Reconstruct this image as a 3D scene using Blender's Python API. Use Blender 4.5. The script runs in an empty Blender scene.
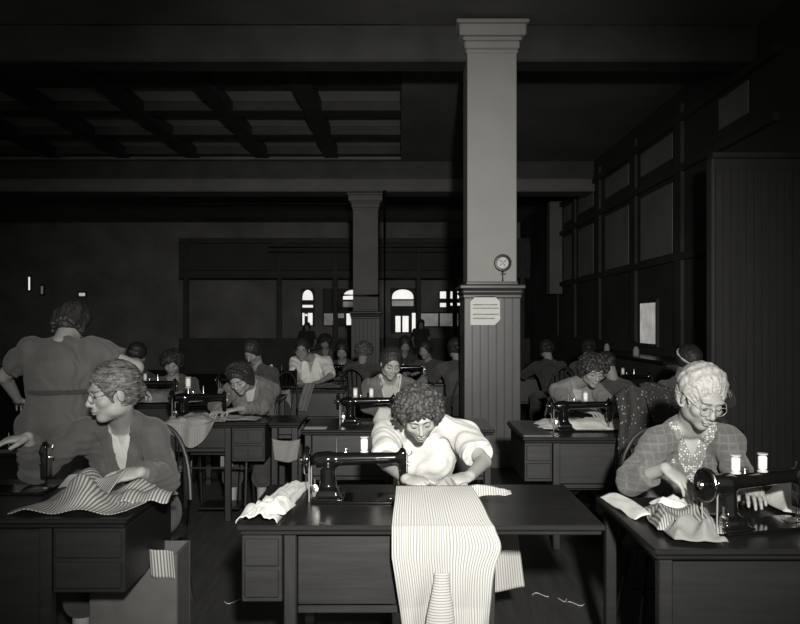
import bpy, math, random
import numpy as np
from mathutils import Vector, Matrix, noise
random.seed(7)
PI = math.pi
SC = bpy.context.scene
COL = SC.collection
EYE = 1.53            # camera height
FPX = 780.0           # focal length in pixels of an 800 px wide frame
def P(px, py, d):
    return ((px-400)/FPX*d, d, EYE-(py-322)/FPX*d)

# ------------------------------------------------------------------ materials
TONE = (1.0, 0.985, 0.93)
def g(v): return (v*TONE[0], v*TONE[1], v*TONE[2], 1)
class NT:
    def __init__(s, name):
        s.m = bpy.data.materials.new(name); s.m.use_nodes = True
        s.t = s.m.node_tree; s.b = s.t.nodes['Principled BSDF']
    def n(s, typ, **kw):
        nd = s.t.nodes.new(typ)
        for k, v in kw.items(): setattr(nd, k, v)
        return nd
    def l(s, a, b): s.t.links.new(a, b)
    def coord(s, kind='Object', scale=(1,1,1), rot=(0,0,0)):
        tc = s.n('ShaderNodeTexCoord'); mp = s.n('ShaderNodeMapping')
        mp.inputs['Scale'].default_value = scale; mp.inputs['Rotation'].default_value = rot
        s.l(tc.outputs[kind], mp.inputs['Vector']); return mp.outputs['Vector']
    def noise(s, vec, scale, detail=4, rough=0.55):
        nd = s.n('ShaderNodeTexNoise'); nd.inputs['Scale'].default_value = scale
        nd.inputs['Detail'].default_value = detail; nd.inputs['Roughness'].default_value = rough
        s.l(vec, nd.inputs['Vector']); return nd.outputs['Fac']
    def ramp(s, fac, stops):
        r = s.n('ShaderNodeValToRGB'); e = r.color_ramp.elements
        while len(e) < len(stops): e.new(0.5)
        for el, (p, c) in zip(e, stops): el.position = p; el.color = g(c) if not isinstance(c, tuple) else c
        s.l(fac, r.inputs['Fac']); return r.outputs['Color']
    def bump(s, fac, strength=0.3, dist=0.01):
        b = s.n('ShaderNodeBump'); b.inputs['Strength'].default_value = strength; b.inputs['Distance'].default_value = dist
        s.l(fac, b.inputs['Height']); s.l(b.outputs['Normal'], s.b.inputs['Normal'])
    def set(s, rough=0.6, metal=0.0, spec=0.5, coat=0):
        s.b.inputs['Roughness'].default_value = rough; s.b.inputs['Metallic'].default_value = metal
        s.b.inputs['Specular IOR Level'].default_value = spec; s.b.inputs['Coat Weight'].default_value = coat
        return s
def m_plain(name, v, rough=0.6, metal=0, spec=0.5, nscale=12, var=0.15, bump=0.0, coat=0):
    k = NT(name).set(rough, metal, spec, coat)
    f = k.noise(k.coord(), nscale)
    k.l(k.ramp(f, [(0.25, v*(1-var)), (0.75, v*(1+var))]), k.b.inputs['Base Color'])
    if bump: k.bump(f, bump, 0.01)
    return k.m
def m_wood(name, v, rough=0.4, along='X', scale=1.0, spec=0.5, var=0.35):
    k = NT(name).set(rough, 0, spec)
    sc = {'X': (1.2, 14, 14), 'Y': (14, 1.2, 14), 'Z': (14, 14, 1.2)}[along]
    c = k.coord(scale=tuple(a*scale for a in sc))
    f = k.noise(c, 2.5, 6, 0.65)
    k.l(k.ramp(f, [(0.3, v*(1-var)), (0.55, v), (0.75, v*(1+var))]), k.b.inputs['Base Color'])
    k.bump(f, 0.12, 0.004)
    return k.m
def m_stripe(name, a, b, pitch, duty=0.5, soft=0.12, rough=0.85, axis=0):
    """cloth with woven stripes running along v, uv in metres"""
    k = NT(name).set(rough, 0, 0.15)
    tc = k.n('ShaderNodeTexCoord'); sep = k.n('ShaderNodeSeparateXYZ'); k.l(tc.outputs['UV'], sep.inputs[0])
    m1 = k.n('ShaderNodeMath', operation='MULTIPLY'); m1.inputs[1].default_value = 2*PI/pitch
    k.l(sep.outputs[axis], m1.inputs[0])
    m2 = k.n('ShaderNodeMath', operation='SINE'); k.l(m1.outputs[0], m2.inputs[0])
    m3 = k.n('ShaderNodeMath', operation='MULTIPLY_ADD'); m3.inputs[1].default_value = 0.5; m3.inputs[2].default_value = 0.5
    k.l(m2.outputs[0], m3.inputs[0])
    k.l(k.ramp(m3.outputs[0], [(max(0, duty-soft), a), (min(1, duty+soft), b)]), k.b.inputs['Base Color'])
    k.bump(k.noise(k.coord('UV'), 60, 3), 0.25, 0.004)
    return k.m
def m_cloth(name, v, var=0.12, weave=90, rough=0.9, streak=None, streak_var=0.25, plaid=False):
    k = NT(name).set(rough, 0, 0.12)
    k.b.inputs['Sheen Weight'].default_value = 0.15
    f = k.noise(k.coord(scale=streak or (1, 1, 1)), 9 if streak is None else 1, 4, 0.6)
    col = k.ramp(f, [(0.3, v*(1-max(var, streak_var if streak else 0))), (0.7, v*(1+max(var, streak_var if streak else 0)))])
    k.l(col, k.b.inputs['Base Color'])
    if plaid:
        ws = []
        for rot in ((0, 0, 0), (0, PI/2, 0)):
            w = k.n('ShaderNodeTexWave'); w.inputs['Scale'].default_value = 9; w.inputs['Distortion'].default_value = 1.2
            w.inputs['Detail'].default_value = 1
            k.l(k.coord(rot=rot), w.inputs['Vector']); ws.append(w.outputs['Fac'])
        a = k.n('ShaderNodeMath', operation='MAXIMUM'); k.l(ws[0], a.inputs[0]); k.l(ws[1], a.inputs[1])
        r = k.n('ShaderNodeValToRGB'); r.color_ramp.elements[0].position = 0.8; r.color_ramp.elements[0].color = g(v*0.9)
        r.color_ramp.elements[1].position = 0.98; r.color_ramp.elements[1].color = g(v*1.16)
        k.l(a.outputs[0], r.inputs['Fac']); k.l(r.outputs['Color'], k.b.inputs['Base Color'])
    k.bump(k.noise(k.coord(), 20, 9, 0.72), 0.55, 0.014)
    return k.m
def m_dots(name, v, dot, scale=28, kind='UV', r0=.12):
    k = NT(name).set(0.9, 0, 0.1)
    vo = k.n('ShaderNodeTexVoronoi'); vo.inputs['Scale'].default_value = scale; vo.inputs['Randomness'].default_value = 0.55
    k.l(k.coord(kind, scale=(1, .6, 1)), vo.inputs['Vector'])
    k.l(k.ramp(vo.outputs['Distance'], [(r0, dot), (r0+.09, v)]), k.b.inputs['Base Color'])
    return k.m
def m_skin(name, v):
    k = NT(name).set(0.5, 0, 0.35)
    k.b.inputs['Subsurface Weight'].default_value = 0.0
    f = k.noise(k.coord(), 25, 4)
    base = k.ramp(f, [(0.3, v*0.93), (0.7, v*1.07)])
    at = k.n('ShaderNodeAttribute'); at.attribute_name = 'tint'
    mx = k.n('ShaderNodeMix', data_type='RGBA', blend_type='MIX')
    k.l(at.outputs['Fac'], mx.inputs['Factor']); k.l(base, mx.inputs[6]); mx.inputs[7].default_value = g(v*0.1)
    k.l(mx.outputs[2], k.b.inputs['Base Color']); k.bump(f, 0.08, 0.003)
    return k.m
def m_hair(name, a, b, scale=(40, 40, 12), rough=0.45):
    k = NT(name).set(rough, 0, 0.4)
    f = k.noise(k.coord(scale=scale), 2, 5, 0.7)
    k.l(k.ramp(f, [(0.35, a), (0.68, b)]), k.b.inputs['Base Color']); k.bump(f, 0.6, 0.006)
    return k.m
def m_emit(name, v, var=0.0, scale=3):
    k = NT(name); k.set(0.3)
    k.b.inputs['Base Color'].default_value = g(0.2)
    k.b.inputs['Emission Strength'].default_value = 1.0
    if var:
        k.l(k.ramp(k.noise(k.coord(), scale, 4), [(0.3, v*(1-var)), (0.7, v*(1+var))]), k.b.inputs['Emission Color'])
    else: k.b.inputs['Emission Color'].default_value = g(v)
    return k.m
M = {}
M['top'] = m_wood('table_top_wood', 0.022, 0.26, 'X')
M['wood'] = m_wood('dark_wood', 0.022, 0.45, 'X')
M['woodz'] = m_wood('dark_wood_upright', 0.022, 0.45, 'Z')
M['top_shade'] = m_wood('shaded_table_top_wood', 0.014, 0.3, 'X')  # same wood as the other tops, flash falloff put into the colour
M['wood_shade'] = m_wood('shaded_wood', 0.011, 0.5, 'X')  # dark wood again, darkened to stand for the weaker flash there
M['leaf'] = m_wood('worn_wood_leaf', 0.11, 0.4, 'Y')
M['chair'] = m_wood('chair_wood', 0.022, 0.5, 'Z')
M['black'] = m_plain('black_enamel', 0.006, 0.12, 0, 0.5, 20, 0.1, 0, 0.6)
M['iron'] = m_plain('cast_iron', 0.012, 0.4, 0, 0.5)
M['steel'] = m_plain('bright_steel', 0.75, 0.22, 1.0, 0.5)
M['thread'] = m_plain('white_thread', 0.85, 0.8, 0, 0.2, 80, 0.1, 0.2)
M['spool'] = m_plain('pale_spool_wood', 0.5, 0.6)
M['leather'] = m_plain('belt_leather', 0.25, 0.5)
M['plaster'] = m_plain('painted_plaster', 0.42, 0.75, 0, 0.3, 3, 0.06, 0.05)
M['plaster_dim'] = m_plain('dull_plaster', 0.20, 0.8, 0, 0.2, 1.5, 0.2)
M['ceil'] = m_plain('dark_ceiling_paint', 0.22, 0.8, 0, 0.2, 1.0, 0.25)
M['coffer'] = m_plain('coffer_panel_paint', 0.6, 0.8, 0, 0.2, 1.0, 0.12)
M['beam'] = m_plain('beam_paint', 0.09, 0.8, 0, 0.2, 1.5, 0.15)
M['dark'] = m_plain('dark_stained_wood', 0.07, 0.6, 0, 0.3, 2, 0.3)
M['wall'] = m_plain('dark_wall', 0.28, 0.85, 0, 0.2, 1.0, 0.35)
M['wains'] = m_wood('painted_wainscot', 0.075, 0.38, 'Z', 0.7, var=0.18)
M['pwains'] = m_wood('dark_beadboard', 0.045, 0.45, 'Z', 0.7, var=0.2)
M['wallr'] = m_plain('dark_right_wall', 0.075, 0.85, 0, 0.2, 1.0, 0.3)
M['lash'] = m_plain('lash', 0.02, 0.6)
M['rimd'] = m_plain('dark_spectacle_rim', 0.06, 0.3, 0.3)
M['rim'] = m_plain('spectacle_rim', 0.4, 0.3, 0.3)
M['floor'] = m_wood('floor_boards', 0.05, 0.6, 'Y', 0.7)
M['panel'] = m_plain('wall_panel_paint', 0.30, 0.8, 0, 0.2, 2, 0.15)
M['paper'] = m_plain('paper', 0.9, 0.8, 0, 0.2, 30, 0.05)
M['ink'] = m_plain('ink', 0.03, 0.8)
M['skin'] = m_skin('skin', 0.38)
M['skin2'] = m_skin('skin_dim', 0.31)
M['skin3'] = m_skin('skin_pale', 0.31)
M['white'] = m_cloth('white_dress_cloth', 0.6, 0.04)
M['wcloth'] = m_cloth('white_cloth', 0.6, 0.06)
M['jacket'] = m_cloth('brown_jacket_cloth', 0.08, 0.15, 60)
M['cardigan'] = m_cloth('striped_cardigan_knit', 0.125, 0.2, 120, plaid=True)
M['dress0'] = m_cloth('grey_dress_cloth', 0.11, 0.08)
M['knit'] = m_cloth('grey_knit', 0.15, 0.15, 100, streak=(50, 6, 4), streak_var=0.3)
M['knit2'] = m_cloth('mid_grey_knit', 0.2, 0.15, 100)
M['blouse'] = m_cloth('pale_blouse_cloth', 0.42, 0.06)
M['blouse2'] = m_stripe('dim_blouse_cloth', .16, .3, .02)
M['whiteblouse'] = m_cloth('white_blouse_cloth', 0.8, 0.05)
M['lace'] = m_dots('lace_print', 0.2, 0.6, 85, 'Object', .33)
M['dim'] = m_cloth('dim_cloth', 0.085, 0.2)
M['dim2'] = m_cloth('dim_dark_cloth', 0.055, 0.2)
M['shoe'] = m_plain('shoe_leather', 0.02, 0.3)
M['grayhair'] = m_hair('grey_hair', 0.24, 0.46, (45, 16, 45))
M['brownhair'] = m_hair('brown_hair', 0.012, 0.10, (50, 50, 50))
M['greyedhair'] = m_hair('greying_hair', 0.02, 0.2, (9, 9, 50))
M['darkhair'] = m_hair('dark_hair', 0.015, 0.05)
M['dots'] = m_dots('dotted_dress_cloth', 0.045, 0.30, 60, 'UV', .17)
M['strW'] = m_stripe('white_cloth_grey_stripe', 0.24, 0.45, 0.0100, 0.30, 0.12)
M['strG'] = m_stripe('grey_cloth_light_stripe', 0.13, 0.42, 0.0135, 0.45, 0.2)
M['strL'] = m_stripe('light_cloth_thin_stripe', 0.2, 0.34, 0.012, 0.35, 0.2)
M['greycloth'] = m_cloth('grey_cotton', 0.24, 0.08)
M['bin'] = m_plain('grey_fibre_board', 0.09, 0.8)
M['dial'] = m_plain('dial_paper', 0.6, 0.4)

# ------------------------------------------------------------------ object helpers
def tag(o, label=None, cat=None, group=None, kind=None):
    if label: o['label'] = label
    if cat: o['category'] = cat
    if group: o['group'] = group
    if kind: o['kind'] = kind
    return o
def thing(name, label, cat, loc=(0, 0, 0), rz=0, group=None, kind=None):
    o = bpy.data.objects.new(name, None); COL.objects.link(o)
    o.empty_display_size = 0.05
    o.location = loc; o.rotation_euler = (0, 0, rz)
    return tag(o, label, cat, group, kind)
def link(name, me, mat, parent=None, smooth=35):
    if mat: me.materials.append(mat)
    if smooth:
        me.polygons.foreach_set('use_smooth', [True]*len(me.polygons))
        if smooth < 180: me.set_sharp_from_angle(angle=math.radians(smooth))
    o = bpy.data.objects.new(name, me); COL.objects.link(o)
    if parent: o.parent = parent
    return o
def frame_of(d):
    d = Vector(d).normalized()
    up = Vector((0, 0, 1)) if abs(d.z) < 0.95 else Vector((1, 0, 0))
    x = d.cross(up).normalized(); y = x.cross(d).normalized()
    return x, y, d
class MB:
    def __init__(s): s.v = []; s.f = []
    def add(s, vs, fs):
        n = len(s.v); s.v += [tuple(v) for v in vs]; s.f += [tuple(i+n for i in f) for f in fs]; return s
    def box(s, x0, x1, y0, y1, z0, z1, b=0.0, M4=None):
        b = min(b, (x1-x0)/2.01, (y1-y0)/2.01, (z1-z0)/2.01)
        if b <= 0:
            vs = [(x, y, z) for z in (z0, z1) for y in (y0, y1) for x in (x0, x1)]
            fs = [(0, 2, 3, 1), (4, 5, 7, 6), (0, 1, 5, 4), (2, 6, 7, 3), (0, 4, 6, 2), (1, 3, 7, 5)]
        else:
            vs = []; idx = {}
            for iz, z in ((0, z0), (1, z1)):
                for iy, y in ((0, y0), (1, y1)):
                    for ix, x in ((0, x0), (1, x1)):
                        sx, sy, sz = (1, -1)[ix], (1, -1)[iy], (1, -1)[iz]
                        idx[ix, iy, iz] = len(vs)
                        vs += [(x, y+sy*b, z+sz*b), (x+sx*b, y, z+sz*b), (x+sx*b, y+sy*b, z)]
            I = lambda a, b_, c, k: idx[a, b_, c]+k
            fs = [(I(0,0,0,0), I(0,0,1,0), I(0,1,1,0), I(0,1,0,0)), (I(1,0,0,0), I(1,1,0,0), I(1,1,1,0), I(1,0,1,0)),
                  (I(0,0,0,1), I(1,0,0,1), I(1,0,1,1), I(0,0,1,1)), (I(0,1,0,1), I(0,1,1,1), I(1,1,1,1), I(1,1,0,1)),
                  (I(0,0,0,2), I(0,1,0,2), I(1,1,0,2), I(1,0,0,2)), (I(0,0,1,2), I(1,0,1,2), I(1,1,1,2), I(0,1,1,2))]
            for ix in (0, 1):
                for iy in (0, 1): fs.append((I(ix,iy,0,0), I(ix,iy,0,1), I(ix,iy,1,1), I(ix,iy,1,0)))
                for iz in (0, 1): fs.append((I(ix,0,iz,0), I(ix,1,iz,0), I(ix,1,iz,2), I(ix,0,iz,2)))
            for iy in (0, 1):
                for iz in (0, 1): fs.append((I(0,iy,iz,1), I(1,iy,iz,1), I(1,iy,iz,2), I(0,iy,iz,2)))
            for a in (0, 1):
                for b_ in (0, 1):
                    for c in (0, 1): fs.append((I(a,b_,c,0), I(a,b_,c,1), I(a,b_,c,2)))
        if M4 is not None: vs = [M4 @ Vector(v) for v in vs]
        return s.add(vs, fs)
    def tube(s, pts, r, n=10, caps=True, closed=False):
        pts = [Vector(p) for p in pts]; m = len(pts)
        rs = r if isinstance(r, (list, tuple)) else [r]*m
        vs = []; fs = []; xprev = None
        for i, p in enumerate(pts):
            if closed: t = pts[(i+1) % m]-pts[i-1]
            else: t = pts[min(i+1, m-1)]-pts[max(i-1, 0)]
            t.normalize()
            if xprev is None: x, y, _ = frame_of(t)
            else:
                x = (xprev-t*xprev.dot(t)).normalized(); y = t.cross(x)
            xprev = x
            for k in range(n):
                a = 2*PI*k/n; vs.append(p+(x*math.cos(a)+y*math.sin(a))*rs[i])
        for i in range(m if closed else m-1):
            j = (i+1) % m
            for k in range(n):
                k2 = (k+1) % n; fs.append((i*n+k, i*n+k2, j*n+k2, j*n+k))
        if caps and not closed:
            fs.append(tuple(range(n-1, -1, -1))); fs.append(tuple((m-1)*n+k for k in range(n)))
        return s.add(vs, fs)
    def lathe(s, prof, c=(0, 0, 0), axis=(0, 0, 1), n=24):
        """prof: (radius, height along axis)"""
        x, y, d = frame_of(axis); c = Vector(c); vs = []; fs = []
        for (r, h) in prof:
            for k in range(n):
                a = 2*PI*k/n; vs.append(c+d*h+(x*math.cos(a)+y*math.sin(a))*max(r, 1e-5))
        for i in range(len(prof)-1):
            for k in range(n):
                k2 = (k+1) % n; fs.append((i*n+k, i*n+k2, (i+1)*n+k2, (i+1)*n+k))
        return s.add(vs, fs)
    def torus(s, c, R, r, axis=(0, 0, 1), n=28, m=8, sx=1, sy=1):
        x, y, d = frame_of(axis); c = Vector(c)
        return s.tube([c+x*R*sx*math.cos(2*PI*k/n)+y*R*sy*math.sin(2*PI*k/n) for k in range(n)], r, m, closed=True)
    def ball(s, c, r, n=14):
        rr = r if isinstance(r, (tuple, list)) else (r, r, r)
        vs = []; fs = []; m = n//2
        for i in range(m+1):
            th = PI*i/m
            for k in range(n):
                a = 2*PI*k/n
                vs.append((c[0]+rr[0]*math.sin(th)*math.cos(a), c[1]+rr[1]*math.sin(th)*math.sin(a), c[2]-rr[2]*math.cos(th)))
        for i in range(m):
            for k in range(n):
                k2 = (k+1) % n; fs.append((i*n+k, i*n+k2, (i+1)*n+k2, (i+1)*n+k))
        return s.add(vs, fs)
    def build(s, name, mat, parent=None, smooth=35):
        me = bpy.data.meshes.new(name); me.from_pydata(s.v, [], s.f); me.validate(); me.update()
        import bmesh
        bm = bmesh.new(); bm.from_mesh(me); bmesh.ops.remove_doubles(bm, verts=bm.verts, dist=1e-6)
        bmesh.ops.recalc_face_normals(bm, faces=bm.faces); bm.to_mesh(me); bm.free()
        return link(name, me, mat, parent, smooth)
def copy_tree(o, parent=None):
    c = o.copy(); COL.objects.link(c); c.parent = parent
    for ch in list(o.children): copy_tree(ch, c)
    return c
def struct(name, mb, mat, parent=None, label=None, smooth=35):
    o = mb.build(name, mat, parent, smooth)
    if not parent: o['kind'] = 'structure'
    if label: o['label'] = label
    return o

# ------------------------------------------------------------------ signed distance modelling (one continuous skin)
def V3(a): return np.array(a, dtype=np.float64)
def unit(a): a = V3(a); return a/np.linalg.norm(a)
def axis_grid(lo, hi, fines, hf, hc):
    xs = [lo]; x = lo
    while x < hi:
        h = hc
        for a, b in fines:
            if a-0.01 <= x <= b+0.01: h = hf
            elif x < a-0.01 and x+hc > a-0.01: h = min(h, hc)
        x += h; xs.append(x)
    return np.array(xs, dtype=np.float32)
class SDF:
    def __init__(s): s.ops = []
    def rc(s, a, b, ra, rb, k=0.02, mode='U'):
        a = V3(a); b = V3(b); r = max(ra, rb)
        def f(X, Y, Z):
            ba = b-a; bb = ba.dot(ba)+1e-12
            px, py, pz = X-a[0], Y-a[1], Z-a[2]
            h = np.clip((px*ba[0]+py*ba[1]+pz*ba[2])/bb, 0, 1)
            return np.sqrt((px-h*ba[0])**2+(py-h*ba[1])**2+(pz-h*ba[2])**2)-(ra+(rb-ra)*h)
        s.ops.append((mode, f, np.minimum(a, b)-r, np.maximum(a, b)+r, k)); return s
    def ell(s, c, r, R=None, k=0.02, mode='U'):
        c = V3(c); r = V3(r); R = np.eye(3) if R is None else np.array(R)
        ext = np.sqrt(((R*r)**2).sum(axis=1))
        def f(X, Y, Z):
            px, py, pz = X-c[0], Y-c[1], Z-c[2]
            q = [(px*R[0, i]+py*R[1, i]+pz*R[2, i]) for i in range(3)]
            k0 = np.sqrt(sum((q[i]/r[i])**2 for i in range(3)))
            k1 = np.sqrt(sum((q[i]/r[i]**2)**2 for i in range(3)))+1e-9
            return k0*(k0-1)/k1
        s.ops.append((mode, f, c-ext, c+ext, k)); return s
    def box(s, c, h, R=None, rd=0.005, k=0.01, mode='U'):
        c = V3(c); h = V3(h); R = np.eye(3) if R is None else np.array(R)
        ext = np.abs(R) @ h
        def f(X, Y, Z):
            px, py, pz = X-c[0], Y-c[1], Z-c[2]
            q = [np.abs(px*R[0, i]+py*R[1, i]+pz*R[2, i])-h[i]+rd for i in range(3)]
            return np.sqrt(sum(np.maximum(a, 0)**2 for a in q))+np.minimum(np.maximum(np.maximum(q[0], q[1]), q[2]), 0)-rd
        s.ops.append((mode, f, c-ext, c+ext, k)); return s
    def fn(s, f, mode, k=0.0, lo=None, hi=None):
        s.ops.append((mode, f, None if lo is None else V3(lo), None if hi is None else V3(hi), k)); return s
    def extent(s):
        lo = np.min([o[2] for o in s.ops if o[2] is not None and o[0] == 'U'], axis=0)
        hi = np.max([o[3] for o in s.ops if o[3] is not None and o[0] == 'U'], axis=0)
        return lo, hi
    def mesh(s, hc, hf=None, fines=((), (), ()), pad=0.03, zmin=None):
        lo, hi = s.extent(); lo = lo-pad; hi = hi+pad
        if zmin is not None: lo[2] = zmin
        ax = [axis_grid(lo[i], hi[i], fines[i], hf or hc, hc) for i in range(3)]
        F = np.full([len(a) for a in ax], 0.2, dtype=np.float32)
        for mode, f, l, h, k in s.ops:
            if l is None: sl = [slice(0, len(a)) for a in ax]
            else:
                m = max(k, 0.0)+3*hc
                sl = [slice(max(0, int(np.searchsorted(ax[i], l[i]-m))-1), int(np.searchsorted(ax[i], h[i]+m))+1) for i in range(3)]
            X = ax[0][sl[0]][:, None, None]; Y = ax[1][sl[1]][None, :, None]; Z = ax[2][sl[2]][None, None, :]
            sub = F[sl[0], sl[1], sl[2]]
            if sub.size == 0: continue
            d = f(X, Y, Z)
            if mode == 'U':
                if k > 0:
                    hh = np.clip(0.5+0.5*(sub-d)/k, 0, 1); r = sub*(1-hh)+d*hh-k*hh*(1-hh)
                else: r = np.minimum(sub, d)
            elif mode == 'S':
                if k > 0:
                    hh = np.clip(0.5-0.5*(sub+d)/k, 0, 1); r = sub*(1-hh)-d*hh+k*hh*(1-hh)
                else: r = np.maximum(sub, -d)
            elif mode == 'I': r = np.maximum(sub, d)
            elif mode == 'D': r = sub+d
            F[sl[0], sl[1], sl[2]] = r
        # seal the border
        F[0] = F[-1] = 0.05; F[:, 0] = F[:, -1] = 0.05; F[:, :, 0] = F[:, :, -1] = 0.05
        return nets(F, ax)
def nets(F, ax):
    S = F < 0
    c = np.zeros([n-1 for n in F.shape], dtype=np.int8)
    for a in (0, 1):
        for b in (0, 1):
            for d in (0, 1):
                c += S[a:a+c.shape[0], b:b+c.shape[1], d:d+c.shape[2]]
    act = np.argwhere((c > 0) & (c < 8))
    idx = np.full(c.shape, -1, dtype=np.int64); idx[act[:, 0], act[:, 1], act[:, 2]] = np.arange(len(act))
    I, J, K = act.T
    pos = np.zeros((len(act), 3)); cnt = np.zeros(len(act))
    cor = [(a, b, d) for a in (0, 1) for b in (0, 1) for d in (0, 1)]
    for p in cor:
        for q in cor:
            df = [q[i]-p[i] for i in range(3)]
            if sum(df) != 1 or min(df) < 0: continue
            fa = F[I+p[0], J+p[1], K+p[2]]; fb = F[I+q[0], J+q[1], K+q[2]]
            m = (fa < 0) != (fb < 0)
            t = np.where(m, fa/np.where(m, fa-fb, 1), 0)
            A = np.stack([ax[0][I+p[0]], ax[1][J+p[1]], ax[2][K+p[2]]], 1)
            B = np.stack([ax[0][I+q[0]], ax[1][J+q[1]], ax[2][K+q[2]]], 1)
            pos += np.where(m[:, None], A+(B-A)*t[:, None], 0); cnt += m
    pos /= cnt[:, None]
    quads = []
    for axn in range(3):
        o = [0, 0, 0]; o[axn] = 1
        A = S[:S.shape[0]-o[0], :S.shape[1]-o[1], :S.shape[2]-o[2]]; B = S[o[0]:, o[1]:, o[2]:]
        e = np.argwhere(A != B)
        u, v = [(1, 2), (2, 0), (0, 1)][axn]
        e = e[(e[:, u] > 0) & (e[:, v] > 0)]
        e = e[(e[:, u] < c.shape[u]) & (e[:, v] < c.shape[v])]
        def at(du, dv):
            w = e.copy(); w[:, u] += du; w[:, v] += dv
            return idx[w[:, 0], w[:, 1], w[:, 2]]
        q = np.stack([at(-1, -1), at(0, -1), at(0, 0), at(-1, 0)], 1)
        flip = ~A[e[:, 0], e[:, 1], e[:, 2]]
        q[flip] = q[flip][:, ::-1]
        quads.append(q)
    Q = np.concatenate(quads); Q = Q[(Q >= 0).all(axis=1)]
    return pos, Q
def np_mesh(name, pos, Q, mat, parent=None, attrs=None, smooth=180):
    me = bpy.data.meshes.new(name)
    me.vertices.add(len(pos)); me.vertices.foreach_set('co', pos.astype(np.float32).ravel())
    me.loops.add(len(Q)*4); me.loops.foreach_set('vertex_index', Q.astype(np.int32).ravel())
    me.polygons.add(len(Q)); me.polygons.foreach_set('loop_start', np.arange(0, len(Q)*4, 4, dtype=np.int32))
    me.update(calc_edges=True); me.validate()
    if attrs:
        for k, a in attrs.items():
            at = me.attributes.new(k, 'FLOAT', 'POINT'); at.data.foreach_set('value', a.astype(np.float32))
    return link(name, me, mat, parent, smooth)
WORLD, POWER = 0.22, 1700
# ------------------------------------------------------------------ people
def Rx(a): c, s = math.cos(a), math.sin(a); return np.array([[1, 0, 0], [0, c, -s], [0, s, c]])
def Ry(a): c, s = math.cos(a), math.sin(a); return np.array([[c, 0, s], [0, 1, 0], [-s, 0, c]])
def Rz(a): c, s = math.cos(a), math.sin(a); return np.array([[c, -s, 0], [s, c, 0], [0, 0, 1]])
def rad(a): return math.radians(a)
def ik(sh, wr, pole, L1=0.285, L2=0.25):
    sh = V3(sh); wr = V3(wr); d = wr-sh; D = np.linalg.norm(d)
    if D > 0.985*(L1+L2): wr = sh+d/D*0.985*(L1+L2); d = wr-sh; D = np.linalg.norm(d)
    u = d/D; a = (L1**2-L2**2+D*D)/(2*D); h = math.sqrt(max(L1*L1-a*a, 0))
    p = V3(pole); p = p-u*p.dot(u); p = p/(np.linalg.norm(p)+1e-9)
    return sh+u*a+p*h, wr
def wrinkles(amp, seed=0, fs=(26, 47, 85)):
    rs = np.random.RandomState(seed); D = [unit(rs.normal(size=3)) for _ in range(6)]; ph = rs.uniform(0, 6, 6)
    def f(X, Y, Z):
        t = 0
        for i, w in enumerate(fs):
            a, b = D[2*i % 6], D[(2*i+1) % 6]
            t = t+np.sin(w*(a[0]*X+a[1]*Y+a[2]*Z)*1.6+ph[i]+1.8*np.sin(w*0.5*(b[0]*X+b[1]*Y+b[2]*Z)+ph[i+2]))*amp/(1+0.5*i)
        return t
    return f
def face_ops(S, c, R, s, neck, detail=True):
    L = lambda x, y, z: V3(c)+R @ (V3((x, y, z))*s)
    S.ell(L(0, .015, .035), V3((.075, .093, .085))*s, R, .02)
    S.ell(L(0, -.028, -.03), V3((.059, .062, .080))*s, R, .03*s)
    S.ell(L(0, -.062, -.094), V3((.022, .022, .018))*s, R, .025*s)
    for q in (-1, 1):
        S.ell(L(q*.046, -.008, -.066), V3((.016, .03, .022))*s, R, .03*s)
        S.ell(L(q*.042, -.058, -.022), V3((.022, .022, .02))*s, R, .02*s)
    S.rc(V3(c)+R @ (V3((0, .022, -.06))*s), neck, .054*s, .058*s, .025)
    if not detail:
        S.rc(L(0, -.085, .01), L(0, -.108, -.025), .008*s, .013*s, .01*s); return
    S.ell(L(0, -.077, .032), V3((.05, .016, .011))*s, R, .015*s)
    for q in (-1, 1):
        S.ell(L(q*.031, -.1, .010), V3((.019, .018, .014))*s, R, .012*s, 'S')
        S.ell(L(q*.031, -.073, .008), V3((.016, .0145, .0125))*s, R, .004*s)
        S.ell(L(q*.077, .008, -.004), V3((.009, .019, .032))*s, R @ Rz(q*.35), .008*s)
    S.rc(L(0, -.084, .022), L(0, -.108, -.022), .0075*s, .0115*s, .009*s)
    for q in (-1, 1): S.ell(L(q*.012, -.097, -.029), V3((.008, .011, .007))*s, R, .006*s)
    S.ell(L(0, -.088, -.047), V3((.022, .009, .014))*s, R, .012*s)
    S.ell(L(0, -.0935, -.055), V3((.021, .009, .0055))*s, R, .005*s)
    S.ell(L(0, -.091, -.066), V3((.018, .010, .0065))*s, R, .005*s)
    for q in (-1, 1): S.ell(L(q*.010, -.104, -.0610), V3((.013, .012, .0016))*s, R @ Ry(q*.38), .003*s, 'S')
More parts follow.
